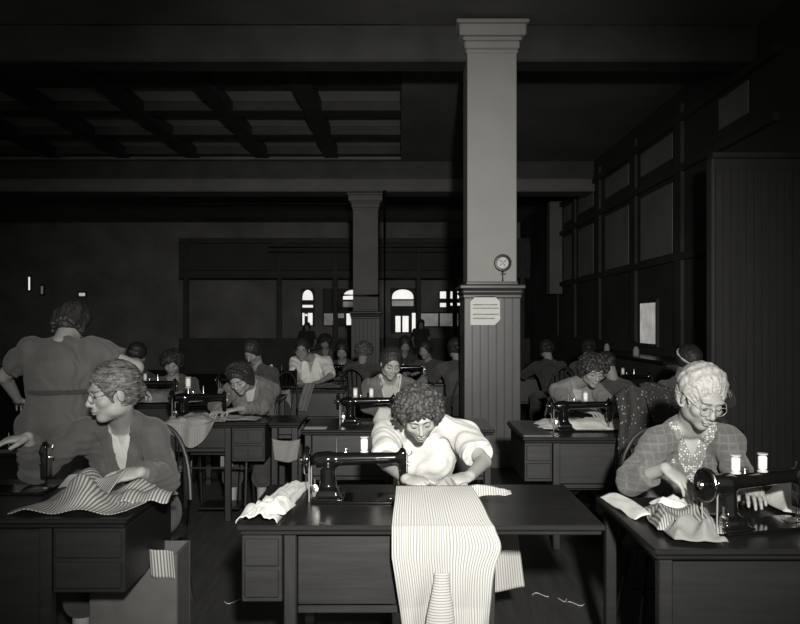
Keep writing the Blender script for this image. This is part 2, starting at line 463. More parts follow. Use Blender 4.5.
def hand_ops(S, w, d, up, thumb, curl=0.5, s=1.0, spread=0.1):
    d = unit(d); up = V3(up); up = unit(up-d*up.dot(d)); ac = np.cross(d, up)*thumb
    R = np.stack([ac, d, up], 1)
    S.ell(w+d*.045*s, V3((.040, .056, .017))*s, R, .015*s)
    S.ell(w+d*.07*s, V3((.042, .03, .014))*s, R, .01*s)
    for i, (o, ln, dy) in enumerate(((.030, .072, .088), (.010, .080, .094), (-.010, .074, .090), (-.029, .058, .080))):
        p = w+(d*dy+ac*o)*s; a = curl*(0.45+0.08*i); fd = unit(d+ac*spread*(1.5-i)*0.6)
        r = .0088*s
        for j, fr in enumerate((.44, .31, .25)):
            a2 = a+j*curl*0.75
            q = p+(fd*math.cos(a2)-up*math.sin(a2))*ln*fr*s
            S.rc(p, q, r, r*.9, .003*s if j else .006*s); p = q; r *= .9
    p = w+(d*.02+ac*.028-up*.004)*s
    t1 = p+unit(d*.75+ac*.6-up*.25)*.045*s; t2 = t1+unit(d*.95+ac*.15-up*.35)*.036*s
    S.rc(p, t1, .015*s, .0115*s, .008*s); S.rc(t1, t2, .0112*s, .0085*s, .003*s)
def torso_ops(S, J, inf, k=.03, bust=1.0, belly=1.0):
    R = J['R']; st = J['st']
    S.ell(J['pel'], V3((.165*st+inf, .13*st*belly+inf, .13+inf)), R, k)
    mid = (J['pel']+J['chest'])/2
    S.ell(mid+R @ V3((0, -.01*belly, 0)), V3((.145*st*belly+inf, .112*st*belly+inf, .17+inf)), R, .05)
    S.ell(J['chest'], V3((.158*st+inf, .112*st+inf, .16+inf)), R, .05)
    if bust:
        for q in (-1, 1): S.ell(J['chest']+R @ V3((q*.072, -.078*st, -.025)), V3((.062, .058, .062))*bust+inf, R, .035)
    for q in (0, 1):
        a = J['neck']+R @ V3(((-.035, .035)[q], .012, -.028))
        S.rc(a, J['sh'][q], .040+inf, .044+inf, .03)
        S.rc(J['sh'][q], J['sh'][q]*.5+(J['chest']+R @ V3(((-.1, .1)[q], 0, -.05)))*.5, .044+inf, .05+inf, .03)
def limb(S, a, b, ra, rb, frac, k=.02, flare=0.0):
    """sleeve along a->b, cut square at frac"""
    a = V3(a); b = V3(b); e = a+(b-a)*frac; u = unit(b-a)
    ext = e+u*0.04
    rr = ra+(rb-ra)*frac+flare
    base = SDF().rc(a, ext, ra, rr, 0).ops[0]
    def f(X, Y, Z):
        return np.maximum(base[1](X, Y, Z), (X-e[0])*u[0]+(Y-e[1])*u[1]+(Z-e[2])*u[2])
    S.ops.append(('U', f, base[2], base[3], k))
def vregion(J, W, D, top=.06, grow=0.0, back=-.005):
    N = J['neck']; R = J['R']
    def f(X, Y, Z):
        px, py, pz = X-N[0], Y-N[1], Z-N[2]
        lx = px*R[0, 0]+py*R[1, 0]+pz*R[2, 0]; ly = px*R[0, 1]+py*R[1, 1]+pz*R[2, 1]; lz = px*R[0, 2]+py*R[1, 2]+pz*R[2, 2]
        w = W*np.clip((lz+D)/D, 0, 1.3)
        sl = math.atan2(W, D)
        return np.maximum((np.abs(lx)-W*(lz+D)/D)*math.cos(sl)-grow, ly-back)
    return f
def hair_ops(S, c, R, s, style, seed=1):
    rs = np.random.RandomState(seed)
    L = lambda x, y, z: V3(c)+R @ (V3((x, y, z))*s)
    if style == 'curly':
        S.ell(L(0, .018, .035), V3((.089, .105, .096))*s, R, .01)
        S.ell(L(0, .045, -.02), V3((.084, .07, .07))*s, R, .03)
        S.ell(L(0, -.1, -.03), V3((.060, .10, .094))*s, R, .01, 'S')
        n = 0
        while n < 900:
            v = unit(rs.normal(size=3)); k = rs.uniform(.98, 1.17)
            p = V3((0, .02, .02))+v*V3((.104, .112, .098))*k
            if p[1] < -.03 and abs(p[0]) < .066 and p[2] < .052: continue
            if p[1] < -.02 and p[2] < .02: continue
            if p[1] < .01 and p[2] < -.04: continue
            if p[2] < -.085: continue
            if abs(p[0]-.028) < .007 and p[2] > .05: continue
            S.ell(L(*p), V3((1, 1, 1))*rs.uniform(.006, .014)*s, R, .006); n += 1
        return
    if style in ('wave', 'bob', 'swept', 'short', 'roll'):
        S.ell(L(0, .02, .036), V3((.087, .103, .096))*s, R, .01)
        low = {'wave': -.012, 'bob': -.022, 'swept': -.01, 'short': -.01, 'roll': -.015}[style]
        for q in (-1, 1): S.ell(L(q*.066, .022, low*.6), V3((.024, .055, .045+abs(low)*.5))*s, R, .03)
        S.ell(L(0, .07, low*.8), V3((.07, .045, .07))*s, R, .03)
        if style in ('swept', 'roll'): S.ell(L(0, .115, -.015), V3((.045, .035, .04))*s, R, .02)
        S.ell(L(0, -.108, -.026), V3({'swept': (.068, .104, .098), 'wave': (.069, .108, .104), 'roll': (.067, .10, .098)}.get(style, (.064, .09, .092)))*s, R, .012, 'S')
        A = .0045 if style == 'wave' else .0
        def f(X, Y, Z):
            px, py, pz = X-c[0], Y-c[1], Z-c[2]
            lx = px*R[0, 0]+py*R[1, 0]+pz*R[2, 0]; ly = px*R[0, 1]+py*R[1, 1]+pz*R[2, 1]; lz = px*R[0, 2]+py*R[1, 2]+pz*R[2, 2]
            ph = np.arctan2(lx+.012, lz+.03); A = 0
            return A*np.sin(95*lz+55*ly+8*lx*0+2.2*np.sin(28*lx+seed))+.0016*np.sin(34*ph+2.5*np.sin(22*ly+seed)+1.2*np.sin(60*ly))+.0014*np.sin(61*ph+4*np.sin(31*ly))
        S.fn(f, 'D')
        rd = V3((.087, .105, .096)); c0 = V3((0, .02, .034))
        def path(pts, r0, r1):
            for i in range(len(pts)-1):
                a, b = r0+(r1-r0)*min(1, 2.5*i/(len(pts)-1)), r0+(r1-r0)*min(1, 2.5*(i+1)/(len(pts)-1))
                S.rc(L(*pts[i]), L(*pts[i+1]), a*s, b*s, (.009 if style == 'wave' else .005)*s)
        if style in ('swept', 'wave', 'roll'):
            n = 26
            for i in range(n):
                a = rad(-90+180*i/(n-1)+rs.uniform(-3, 3)); u = V3((math.sin(a), 0, math.cos(a)))
                v = V3((math.cos(a), 0, -math.sin(a)))
                t0 = rad(-47+20*abs(math.sin(a))**3+rs.uniform(-5, 5)); t1 = rad(118+rs.uniform(-12, 8)); k = rs.uniform(.955, 1.0)
                pts = []
                for j in range(9):
                    th = t0+(t1-t0)*j/8
                    amp = {'wave': .010, 'roll': .006, 'swept': .003}[style]
                    lift = {'wave': .03+.03*math.sin(th*6+i*.12), 'roll': .02, 'swept': .04*math.sin(j/8*PI)}[style]
                    d = u*math.cos(th)+V3((0, 1, 0))*math.sin(th)
                    pts.append(c0+d*rd*(k+lift)+v*amp*math.sin(th*5.5+i*.10))
                pts[0] = c0+(pts[0]-c0)*.93; path(pts, .006, .0125)
        else:
            px_ = .022*(1 if seed % 2 else -1); n = 34
            for i in range(n):
                az = rad(-104+208*i/(n-1)+rs.uniform(-4, 4)); k = rs.uniform(.99, 1.08)
                e = V3((math.sin(az), math.cos(az), 0)); low_ = low-.03+rs.uniform(-.02, .012)
                pts = []
                for j in range(7):
                    t = j/6; th = rad(88-t*(88+8))
                    p = c0+(e*math.cos(th)+V3((0, 0, 1))*math.sin(th))*rd*k
                    p[0] += px_*(1-t); p = p+V3((.005*math.sin(t*9+i), .005*math.cos(t*8+i*2), 0)); pts.append(p)
                q = pts[-1].copy(); q[2] = min(q[2], low_); q[:2] *= .93
                pts.append(q); path(pts, .011, rs.uniform(.009, .014))
            for sgn in (-1, 1):      # side-swept front locks
                for i in range(6):
                    st_ = V3((px_+sgn*.004, -.045+.006*i, .118-.001*i)); en = V3((sgn*(.080+.004*i*.5), -.030+.012*i, .045-.006*i))
                    mid_ = (st_+en)/2*1.0+V3((sgn*.016, -.016, .02))
                    path([st_, mid_, en, en+V3((0, .008, -.035))], .011, .010)
def ear_gap(S, c, R, s):
    for q in (-1, 1): S.ell(V3(c)+R @ (V3((q*.092, -.004, -.024))*s), V3((.034, .034, .042))*s, R, .008, 'S')
def person(o, J, name, res, mats, layers, hair, hairmat, curl=(.6, .6), eyes='down', glasses=False, extras=None, detail=True, hands=True):
    """o: the empty at the seat; J: joints in local metres"""
    c = J['head']; R = J['HR']; s = J.get('hs', 1.0); st = J['st']
    S = SDF()
    torso_ops(S, J, 0, bust=J.get('bust', 1))
    for q in (0, 1):
        S.rc(J['hip'][q], J['kn'][q], .085*st, .058*st, .04); S.rc(J['kn'][q], J['an'][q], .055*st, .036, .02)
        f = unit(J['fd']); S.rc(J['an'][q]-f*.02-V3((0, 0, .035)), J['an'][q]+f*.12-V3((0, 0, .05)), .035, .028, .02)
    for q in (0, 1):
        S.rc(J['sh'][q], J['el'][q], .042*st, .036*st, .015); S.rc(J['el'][q], J['wr'][q], .037*st, .024, .01)
    face_ops(S, c, R, s, J['neck']+J['R'] @ V3((0, .012, -.02)), detail)
    if hands:
        for q in (0, 1): hand_ops(S, J['wr'][q], J['hd'][q], J['hu'][q], J['th'][q], curl[q], J.get('hand', 1.0))
    hl = c-.16; hh = c+.16
    fines = [[(hl[i], hh[i])] for i in range(3)]
    pos, Q = S.mesh(res[0], res[1], fines)
    l = (pos-c) @ R/s
    x, y, z = np.abs(l[:, 0]), l[:, 1], l[:, 2]
    near = (np.abs(l) < .13).all(axis=1)
    t = np.zeros(len(pos))
    gs = lambda v, w: np.exp(-(v/w)**2)
    if detail:
        t += .22*gs(z+.058+.35*x, .0070)*(x < .021)*(y < -.08)
        t += .4*gs(z+.0575+.38*x, .0024)*(x < .024)*(y < -.08)
        t += .62*gs(z-.031, .0042)*(x > .013)*(x < .052)*(y < -.055)
        if eyes == 'down': t += .85*gs(z-.000, .0032)*gs(x-.031, .013)*(y < -.06)
        else: t += .9*gs(z-.007, .0055)*gs(x-.031, .011)*(y < -.06)
        t += .35*gs(z-.014, .004)*gs(x-.031, .014)*(y < -.06)
        t += .7*gs(z+.037, .0025)*gs(x-.007, .004)*(y < -.095)
    else:
        t += .6*gs(z-.008, .008)*gs(x-.031, .013)*(y < -.06)+.4*gs(z+.06, .006)*(x < .02)*(y < -.08)
    t = np.clip(t, 0, 1)*near
    b = np_mesh(name, pos, Q, mats, o, {'tint': t})
    if detail:
        L4 = lambda x, y, z: tuple(V3(c)+R @ (V3((x, y, z))*s))
        for q in (-1, 1):
            MB().tube([L4(q*(.012+.013*i), -.0925+.0042*i*i*.55, .031+.0035*math.sin(i*1.05)) for i in range(4)], [.0012*s, .0026*s, .0024*s, .0010*s], 6).build('eyebrow', hairmat, o)
            if eyes == 'open':
                MB().ball(L4(q*.031, -.0835, .007), .0062*s, 12).build('iris', M['lash'], o)
                MB().tube([L4(q*(.018+.0065*i), -.0862+.0013*(i-1.6)**2, .0125-.001*(i-2)**2) for i in range(5)], .0016*s, 6).build('eyelash', M['lash'], o)
            else:
                MB().tube([L4(q*(.018+.0065*i), -.0865+.0013*(i-1.8)**2, -.002+.0008*(i-2)**2) for i in range(5)], .0013*s, 6).build('eyelash', M['lash'], o)
    # hair
    H = SDF(); hair_ops(H, c, R, s, hair, J.get('seed', 1))
    if hair in ('swept', 'wave') and detail: ear_gap(H, c, R, s)
    pos, Q = H.mesh(res[1]*1.05)
    np_mesh('hair', pos, Q, hairmat, o)
    # clothes
    for L in layers:
        G = SDF(); inf = L['inf']
        torso_ops(G, J, inf, bust=J.get('bust', 1), belly=1.04)
        if L.get('skirt'):
            for q in (0, 1):
                G.rc(J['hip'][q], J['kn'][q], .1*st+inf, .075*st+inf, .06)
                G.rc(J['kn'][q], J['kn'][q]*.45+J['an'][q]*.55, .072*st+inf, .07+inf, .05)
        if L.get('v'): G.fn(vregion(J, *L['v']), 'S', .004)
        if L.get('below'):   # end the garment at the hips
            zb = L['below']; G.fn(lambda X, Y, Z, zb=zb: (zb-Z)+0*X+0*Y, 'I')
        sl = L.get('sleeve', 0); pf = L.get('puff', 0)
        for q in (0, 1):
            if sl: limb(G, J['sh'][q], J['el'][q], .045*st+inf+pf, .040*st+inf+pf*.7, min(sl, 1) if sl <= 1 else 1.0, .03, L.get('flare', 0))
            if sl > 1:
                G.rc(J['el'][q], J['el'][q]+(J['wr'][q]-J['el'][q])*.05, .040*st+inf, .040*st+inf, .012)
                limb(G, J['el'][q], J['wr'][q], .040*st+inf, .030+inf, sl-1, .015)
        G.fn(wrinkles(L.get('wr', .004), L.get('seed', 3), L.get('wf', (26, 47, 85))), 'D')
        pos, Q = G.mesh(L.get('res', res[0]))
        np_mesh(L['name'], pos, Q, L['mat'], o)
        if L.get('belt'):
            z0, mt = L['belt']; G2 = SDF(); torso_ops(G2, J, inf+.008, bust=J.get('bust', 1), belly=1.04)
            G2.fn(lambda X, Y, Z, z0=z0: np.abs(Z-z0)-.015+0*X+0*Y, 'I'); pos, Q = G2.mesh(.008); np_mesh('belt', pos, Q, mt, o)
        if L.get('lapel'):
            w, nm, mt = L['lapel']
            G2 = SDF(); torso_ops(G2, J, inf+.007, bust=J.get('bust', 1), belly=1.04)
            Wd = L['v']
            G2.fn(vregion(J, Wd[0], Wd[1], grow=w, back=.015), 'I'); G2.fn(vregion(J, Wd[0], Wd[1], grow=-.002, back=-.01), 'S')
            N = J['neck']; Rr = J['R']; zt = L.get('lapz', .03); zl = L.get('lapl', -Wd[1]-.02)
            def clip(X, Y, Z):
                lz = (X-N[0])*Rr[0, 2]+(Y-N[1])*Rr[1, 2]+(Z-N[2])*Rr[2, 2]
                return np.maximum(lz-zt, zl-lz)
            G2.fn(clip, 'I')
            pos, Q = G2.mesh(L.get('res', res[0])*.9)
            if len(pos): np_mesh(nm, pos, Q, mt, o)
    if not any(L.get('skirt') for L in layers):
        G = SDF(); G.ell(J['pel'], V3((.19*st, .15*st, .14)), J['R'], .02)
        for q in (0, 1):
            G.rc(J['hip'][q], J['kn'][q], .11*st, .085*st, .06); G.rc(J['kn'][q], J['kn'][q]*.4+J['an'][q]*.6, .08*st, .085, .05)
        pos, Q = G.mesh(.012); np_mesh('skirt', pos, Q, J.get('skirtmat', M['dim2']), o)
    for q in (0, 1):
        f = unit(J['fd']); a = J['an'][q]
        G = SDF(); G.rc(a-f*.025-V3((0, 0, .04)), a+f*.125-V3((0, 0, .048)), .04, .032, .01)
        G.fn(lambda X, Y, Z, z0=a[2]-.03: (Z-z0)+0*X+0*Y, 'I'); G.fn(lambda X, Y, Z: (0.002-Z)+0*X+0*Y, 'I')
        pos, Q = G.mesh(.007, zmin=-.01); np_mesh('shoe', pos, Q, M['shoe'], o)
    if glasses:
        L3 = lambda x, y, z: tuple(V3(c)+R @ (V3((x, y, z))*s))
        mb = MB(); fd = R @ V3((0, -1, 0))
        for q in (-1, 1):
            ax = R @ unit((q*.15, -1, 0)); mb.torus(L3(q*.032, -.104, .006), .0235*s, .0012*s*(1 if detail else 2), ax, 24, 6, 1, .85)
            mb.tube([L3(q*.055, -.1, .012), L3(q*.074, -.06, .012), L3(q*.08, .01, .012)], .0013*s, 6)
        mb.tube([L3(-.009, -.107, .010), L3(0, -.112, .013), L3(.009, -.107, .010)], .0014*s, 6)
        mb.build('glasses', M['rim'] if glasses is True else glasses, o)
    return b
def joints(O, pel, neck, sh, head, hrot, wr, pole, hd, hu, th=(-1, 1), st=1.0, fd=(0, -1, 0), kn=None, an=None, hs=1.0, **kw):
    O = V3(O); fd = unit(fd); L = lambda p: V3(p)-O
    J = dict(pel=L(pel), neck=L(neck), head=L(head), sh=[L(sh[0]), L(sh[1])], st=st, fd=fd, hs=hs)
    up = unit(J['neck']-J['pel']); x = unit(J['sh'][1]-J['sh'][0]); y = unit(np.cross(up, x)); x = np.cross(y, up)
    J['R'] = np.stack([x, y, up], 1)
    J['chest'] = J['neck']+(J['pel']-J['neck'])*.38+y*.015
    J['HR'] = Rz(rad(hrot[0])) @ Rx(rad(hrot[1])) @ Ry(rad(hrot[2]))
    J['el'] = []; J['wr'] = []
    for q in (0, 1):
        e, w = ik(J['sh'][q], L(wr[q]), pole[q], *kw.get('arm', (.262, .235))); J['el'].append(e); J['wr'].append(w)
    rt = unit(np.cross(fd, (0, 0, 1)))*-1      # viewer-right for a person facing the camera
    J['hip'] = [J['pel']+rt*(-.09 if q == 0 else .09)-V3((0, 0, .03)) for q in (0, 1)]
    J['kn'] = [L(kn[q]) for q in (0, 1)] if kn else [J['hip'][q]+fd*.42+rt*(-.03 if q == 0 else .03)-V3((0, 0, .03)) for q in (0, 1)]
    J['an'] = [L(an[q]) for q in (0, 1)] if an else [V3((J['kn'][q][0], J['kn'][q][1], .09))+fd*.04 for q in (0, 1)]
    J['hd'] = [unit(a) for a in hd]; J['hu'] = [V3(a) for a in hu]; J['th'] = th
    J.update(kw)
    return J
# ------------------------------------------------------------------ furniture prototypes
def sewing_machine(label, loc, rz=0, group=None):
    """bed along X, handwheel at -X, needle at +X, back towards -Y; stands on the table at local z 0"""
    t = thing('sewing_machine', label, 'sewing machine', loc, rz, group)
    MB().box(-.20, .215, -.088, .088, 0, .012, .004).build('bed', M['black'], t)
    S = SDF()
    S.box((-.135, 0, .03), (.052, .055, .022), None, .015, .03)
    S.rc((-.135, 0, .03), (-.138, 0, .17), .038, .033, .02)
    S.rc((-.160, 0, .174), (.165, 0, .182), .031, .023, .02)
    S.rc((-.178, 0, .172), (-.14, 0, .172), .034, .034, .01)
    S.box((.187, 0, .137), (.016, .026, .076), None, .008, .015)
    S.rc((.185, 0, .2), (.185, 0, .215), .016, .012, .01)
    S.box((-.135, 0, .011), (.07, .07, .007), None, .005, .02)
    pos, Q = S.mesh(.005, zmin=0.004)
    np_mesh('arm', pos, Q, M['black'], t)
    w = MB(); w.lathe([(.0, .0), (.02, .0), (.022, -.012), (.052, -.008), (.060, -.002), (.062, .008), (.058, .018), (.05, .018), (.047, .010), (.02, .010), (.018, .022), (0, .024)], (-.222, 0, .172), (-1, 0, 0), 32)
    wh = w.build('handwheel', M['black'], t)
    MB().torus((-.232, 0, .172), .0605, .0035, (1, 0, 0), 32, 6).build('wheel_rim', M['steel'], wh)
    MB().lathe([(0, 0), (.014, 0), (.016, .006), (.012, .012), (0, .013)], (-.247, 0, .172), (-1, 0, 0), 16).build('clutch_screw', M['steel'], wh)
    b = MB()
    for y in (-.045, .045): b.tube([(-.214, y*1.0, .195), (-.214, y, .172), (-.214, y*.9, .0)], .003, 6)
    b.build('drive_belt', M['leather'], t)
    MB().box(.2055, .2085, -.021, .021, .07, .2, .001).build('face_plate', M['steel'], t)
    MB().tube([(.187, 0, .07), (.187, 0, .03)], .0035, 8).tube([(.187, 0, .03), (.187, 0, .014)], .0012, 6).build('needle_bar', M['steel'], t)
    f = MB(); f.tube([(.187, .012, .236), (.187, .012, .016)], .003, 8); f.box(.176, .198, -.004, .022, .013, .018, .001); 
    f.build('presser_foot', M['steel'], t)
    k = MB()
    for x, r, h in ((.212, .011, .0), (.222, .007, .0)): k.lathe([(0, 0), (r, 0), (r, .003), (.003, .004), (.003, .008)], (x-.003, -.0, .155), (1, 0, 0), 14)
    k.tube([(.21, -.01, .19), (.224, -.016, .2), (.226, -.012, .212)], .0022, 6).tube([(.175, -.027, .13), (.176, -.034, .128)], .004, 8)
    k.build('tension_disc', M['steel'], t)
    for x in (.02, -.10):
        MB().lathe([(.011, 0), (.011, .003), (.003, .008), (.0022, .012), (.0022, .068), (0, .069)], (x, 0, .198), n=10).build('spool_pin', M['steel'], t)
    MB().lathe([(0, .02), (.008, .02), (.009, .012), (.004, .008), (.006, 0), (0, 0)], (-.06, 0, .204), n=12).build('oil_cap', M['steel'], t)
    bw = MB(); bw.lathe([(0, 0), (.016, 0), (.016, .006), (.006, .008), (.006, .02), (0, .02)], (-.19, -.045, .06), (0, -1, 0), 14); bw.box(-.2, -.17, -.05, -.03, .02, .06, .003); bw.box(-.192, -.186, -.05, -.042, .06, .1, .001)
    bw.build('bobbin_winder', M['steel'], t)
    MB().box(.13, .205, -.03, .03, .012, .0145, .001).build('slide_plate', M['steel'], t)
    return t
def thread_spool(label, loc, s=1.0, group=None):
    t = thing('thread_spool', label, 'thread spool', loc, 0, group)
    MB().lathe([(.003, .0), (.016*s, 0), (.016*s, .003*s), (.010*s, .009*s), (.010*s, .049*s), (.016*s, .055*s), (.016*s, .058*s), (.003, .058*s)], n=16).build('spool_core', M['spool'], t)
    MB().lathe([(.010*s, .008*s), (.0135*s, .011*s), (.0138*s, .046*s), (.010*s, .050*s)], n=16).build('thread_winding', M['thread'], t)
    return t
def on_machine(m, lx, s=1.0, label='', lz=.206, group=None):
    p = m.matrix_basis @ Vector((lx, 0, lz)); return thread_spool(label, p, s, group)
def sewing_table(label, x0, x1, y0, y1, cab='L', panel=(.30, .95), pz=.40, treadle=False, ht=.76, group=None, leaf=False, cabw=.17, pin=.06, pulls=False, inset=.05, black=False):
    WT, WW, WZ = (M['top_shade'], M['wood_shade'], M['wood_shade']) if black else (M['top'], M['wood'], M['woodz'])  # black: use the wood copies with foreground shade painted in
    ox, oy = (x0+x1)/2, (y0+y1)/2
    t = thing('sewing_table', label, 'sewing table', (ox, oy, 0), 0, group)
    W, D = (x1-x0)/2, (y1-y0)/2
    tp = MB(); tp.box(-W, W, -D, D, ht-.022, ht, .006); tp.box(-W+.012, W-.012, -D+.012, D-.012, ht-.04, ht-.0225, .005)
    tp.build('tabletop', WT, t)
    if leaf:
        MB().box(-W+.005, -W+.20, -D+.005, D-.02, ht+.0005, ht+.016, .004).build('folding_leaf', M['leaf'], t)
    ls = []
    for sx in (-1, 1):
        for sy in (-1, 1):
            xx = sx*(W-(inset if sx == 1 else .05)) if (sx == 1 or cab != 'L') else -W+cabw+.03
            if sx == 1 and cab == 'R': xx = W-cabw-.03
            MB().box(xx-.024, xx+.024, sy*(D-.05)-.022, sy*(D-.05)+.022, 0, ht-.041, .004).build('leg', WZ, t); ls.append(xx)
    # modesty panel facing the aisle
    xa, xb = min(ls)+.026, max(ls)-.026
    p = MB(); p.box(xa, xb, -D+pin, -D+pin+.018, pz, ht-.041, .003); p.build('back_panel', WW, t)
    MB().box(xa, xb, -D+pin-.012, -D+pin, pz-.03, pz-.001, .004).build('rail', WW, t)
    if cab:
        sg = -1 if cab == 'L' else 1
        c0, c1 = (-W+.015, -W+cabw) if sg < 0 else (W-cabw, W-.015)
        c = MB()
        c.box(c0, c1, -D+.03, D-.12, ht-.30, ht-.041, .004)
        cb = c.build('drawer_cabinet', WW, t)
        for k in range(2):
            z1 = ht-.055-k*.12; z0 = z1-.105
            d = MB().box(c0+.012, c1-.012, -D+.018, -D+.031, z0, z1, .004).build('drawer', WW, t)
            if pulls: MB().box((c0+c1)/2-.003, (c0+c1)/2+.003, -D+.010, -D+.019, z0+.03, z1-.03, .001).build('pull', M['iron'], d)
    if treadle:
        for sx in (-1, 1):
            tr = MB(); X = sx*(W*.55)
            tr.tube([(X, -D+.15, ht-.045), (X-.0, -D+.12, .45), (X, -D+.06, .03)], .012, 8)
            tr.tube([(X, D-.15, ht-.045), (X, D-.12, .45), (X, D-.06, .03)], .012, 8)
            tr.tube([(X, -D+.12, .42), (X, 0, .34), (X, D-.12, .42)], .010, 8)
            tr.build('treadle_leg', M['iron'], t)
        cr = MB(); cr.box(-W*.55, W*.55, -D+.10, -D+.112, .50, .515); cr.box(-W*.55, W*.55, -D+.10, -D+.112, .39, .405)
        cr.build('treadle_brace', M['iron'], t)
        pd = MB(); pd.box(-.16, .16, -.13, .13, .07, .085, .004); pd.tube([(.12, 0, .08), (.14, -.02, .4)], .006, 8); pd.build('treadle_pedal', M['iron'], t)
    return t
def windsor_chair(label, loc, rz=0, group=None):
    """sitter faces -Y"""
    t = thing('wooden_chair', label, 'chair', loc, rz, group)
    MB().lathe([(0, 0), (.20, 0), (.215, .012), (.21, .028), (.19, .03), (0, .022)], (0, 0, .405), n=28).build('seat', M['chair'], t)
    for sx in (-1, 1):
        for sy in (-1, 1):
            MB().tube([(sx*.14, sy*.13, .41), (sx*.17, sy*.16, .22), (sx*.2, sy*.19, 0)], [.015, .019, .012], 10).build('leg', M['chair'], t)
    s = MB(); s.tube([(-.165, .15, .2), (-.165, -.15, .2)], .009, 8); s.tube([(.165, .15, .2), (.165, -.15, .2)], .009, 8); s.tube([(-.165, 0, .2), (.165, 0, .2)], .009, 8)
    s.build('stretcher', M['chair'], t)
    hp = [(.19*math.cos(a)*(1.05 if 0 < a < PI else 1), .15+.10*max(math.sin(a), 0), .43+.53*max(math.sin(a), 0)**.75) for a in [PI*i/20 for i in range(21)]]
    MB().tube(hp, .013, 10).build('back_hoop', M['chair'], t)
    for i in range(5):
        x = -.12+.06*i; a = math.acos(x*1.08/.19/1.0*.95)
        zt = .43+.53*math.sin(a)**.75; yt = .15+.10*math.sin(a)
        MB().tube([(x*.8, .165, .43), (x, yt, zt)], .006, 8).build('spindle', M['chair'], t)
    return t
def cloth(name, label, cat, f, nu, nv, mat, thick=.004, uvs=(1, 1), parent=None, group=None, rot_uv=False):
    vs = []; fs = []
    for j in range(nv+1):
        for i in range(nu+1): vs.append(f(i/nu, j/nv))
    for j in range(nv):
        for i in range(nu):
            a = j*(nu+1)+i; fs.append((a, a+1, a+nu+2, a+nu+1))
    c = Vector((sum(v[0] for v in vs)/len(vs), sum(v[1] for v in vs)/len(vs), min(v[2] for v in vs)))
    me = bpy.data.meshes.new(name); me.from_pydata([Vector(v)-c for v in vs], [], fs)
    uv = me.uv_layers.new(name='uv')
    for lp in me.loops:
        j, i = divmod(lp.vertex_index, nu+1)
        a, b = i/nu*uvs[0], j/nv*uvs[1]
        uv.data[lp.index].uv = (b, a) if rot_uv else (a, b)
    o = link(name, me, mat, parent, 180); o.location = c
    md = o.modifiers.new('thickness', 'SOLIDIFY'); md.thickness = thick; md.offset = 1
    return tag(o, label, cat, group)
def nz(x, y, z=0.0, s=1.0): return noise.noise(Vector((x*s, y*s, z)))
def heap(name, label, corners, h, mat, z0=.765, seed=0, nu=40, nv=40, uvs=(.4, .4), fr=7, cat='cloth', ridge=1.0, rag=.03, rot_uv=False, group=None):
    """crumpled cloth lying on a surface, corners in plan: (x,y) for u0v0,u1v0,u1v1,u0v1"""
    c = corners
    def f(u, v):
        x = (c[0][0]*(1-u)+c[1][0]*u)*(1-v)+(c[3][0]*(1-u)+c[2][0]*u)*v
        y = (c[0][1]*(1-u)+c[1][1]*u)*(1-v)+(c[3][1]*(1-u)+c[2][1]*u)*v
        e = min(1, 5*min(u, 1-u, v, 1-v))
        n1 = abs(nz(x, y, seed, fr)); n2 = nz(x, y, seed+9, fr*2.3)
        x += rag*nz(x, y, seed+3, 9); y += rag*nz(x, y, seed+5, 9)
        hh = h*(.25+ridge*1.3*(1-2.2*n1)*.55+.25*n2)*(.12+.88*e)
        return (x, y, z0+max(0.001+.012*(n2+1)*.3, hh))
    return cloth(name, label, cat, f, nu, nv, mat, .003, uvs, rot_uv=rot_uv, group=group)

# ------------------------------------------------------------------ the room
XR, XL, YB, ZC = 3.85, -13.0, 25.0, 4.72
mb = MB().box(XL, XR, -1.5, YB, -.05, 0); struct('floor', mb, M['floor'], label='dark worn board floor')
# floor board joints belong to the board floor
mb = MB().box(XL, XR, 1.0, YB, ZC+.35, ZC+.45); struct('ceiling', mb, M['ceil'])
mb = MB().box(XL, .02, 1.0, 8.35, ZC, ZC+.34); mb.box(.02, XR, 1.0, YB, ZC, ZC+.34); mb.box(XL, .02, 15.3, YB, ZC, ZC+.34)
struct('ceiling_soffit', mb, M['ceil'])
mb = MB().box(XL, .02, 8.35, 15.3, ZC+.20, ZC+.34); struct('ceiling_panel', mb, M['coffer'], label='light coffer panels between dark beams')
xs = [.02-1.36*k for k in range(1, 9)]
for i, x in enumerate(xs):
    struct('ceiling_beam', MB().box(x-.14, x+.14, 8.37, 15.28, ZC+.02, ZC+.199, .01), M['dark'])
for i in range(5):
    y = 9.05+1.55*i
    struct('ceiling_beam', MB().box(XL, .018, y-.2, y+.2, ZC+.05, ZC+.199, .01), M['dark'])
struct('ceiling_beam', MB().box(XL, XR, 8.34, 8.7, 4.32, ZC-.001, .02), M['dark'], label='wide plastered beam over the front pillar')
struct('ceiling_beam', MB().box(XL, XR, 15.35, 16.0, 4.1, 4.36, .02), M['plaster_dim'], label='plastered beam over the rear pillar')
struct('ceiling_beam', MB().box(XL, XR, 15.45, 15.9, 4.361, ZC-.001, .01), M['dark'])
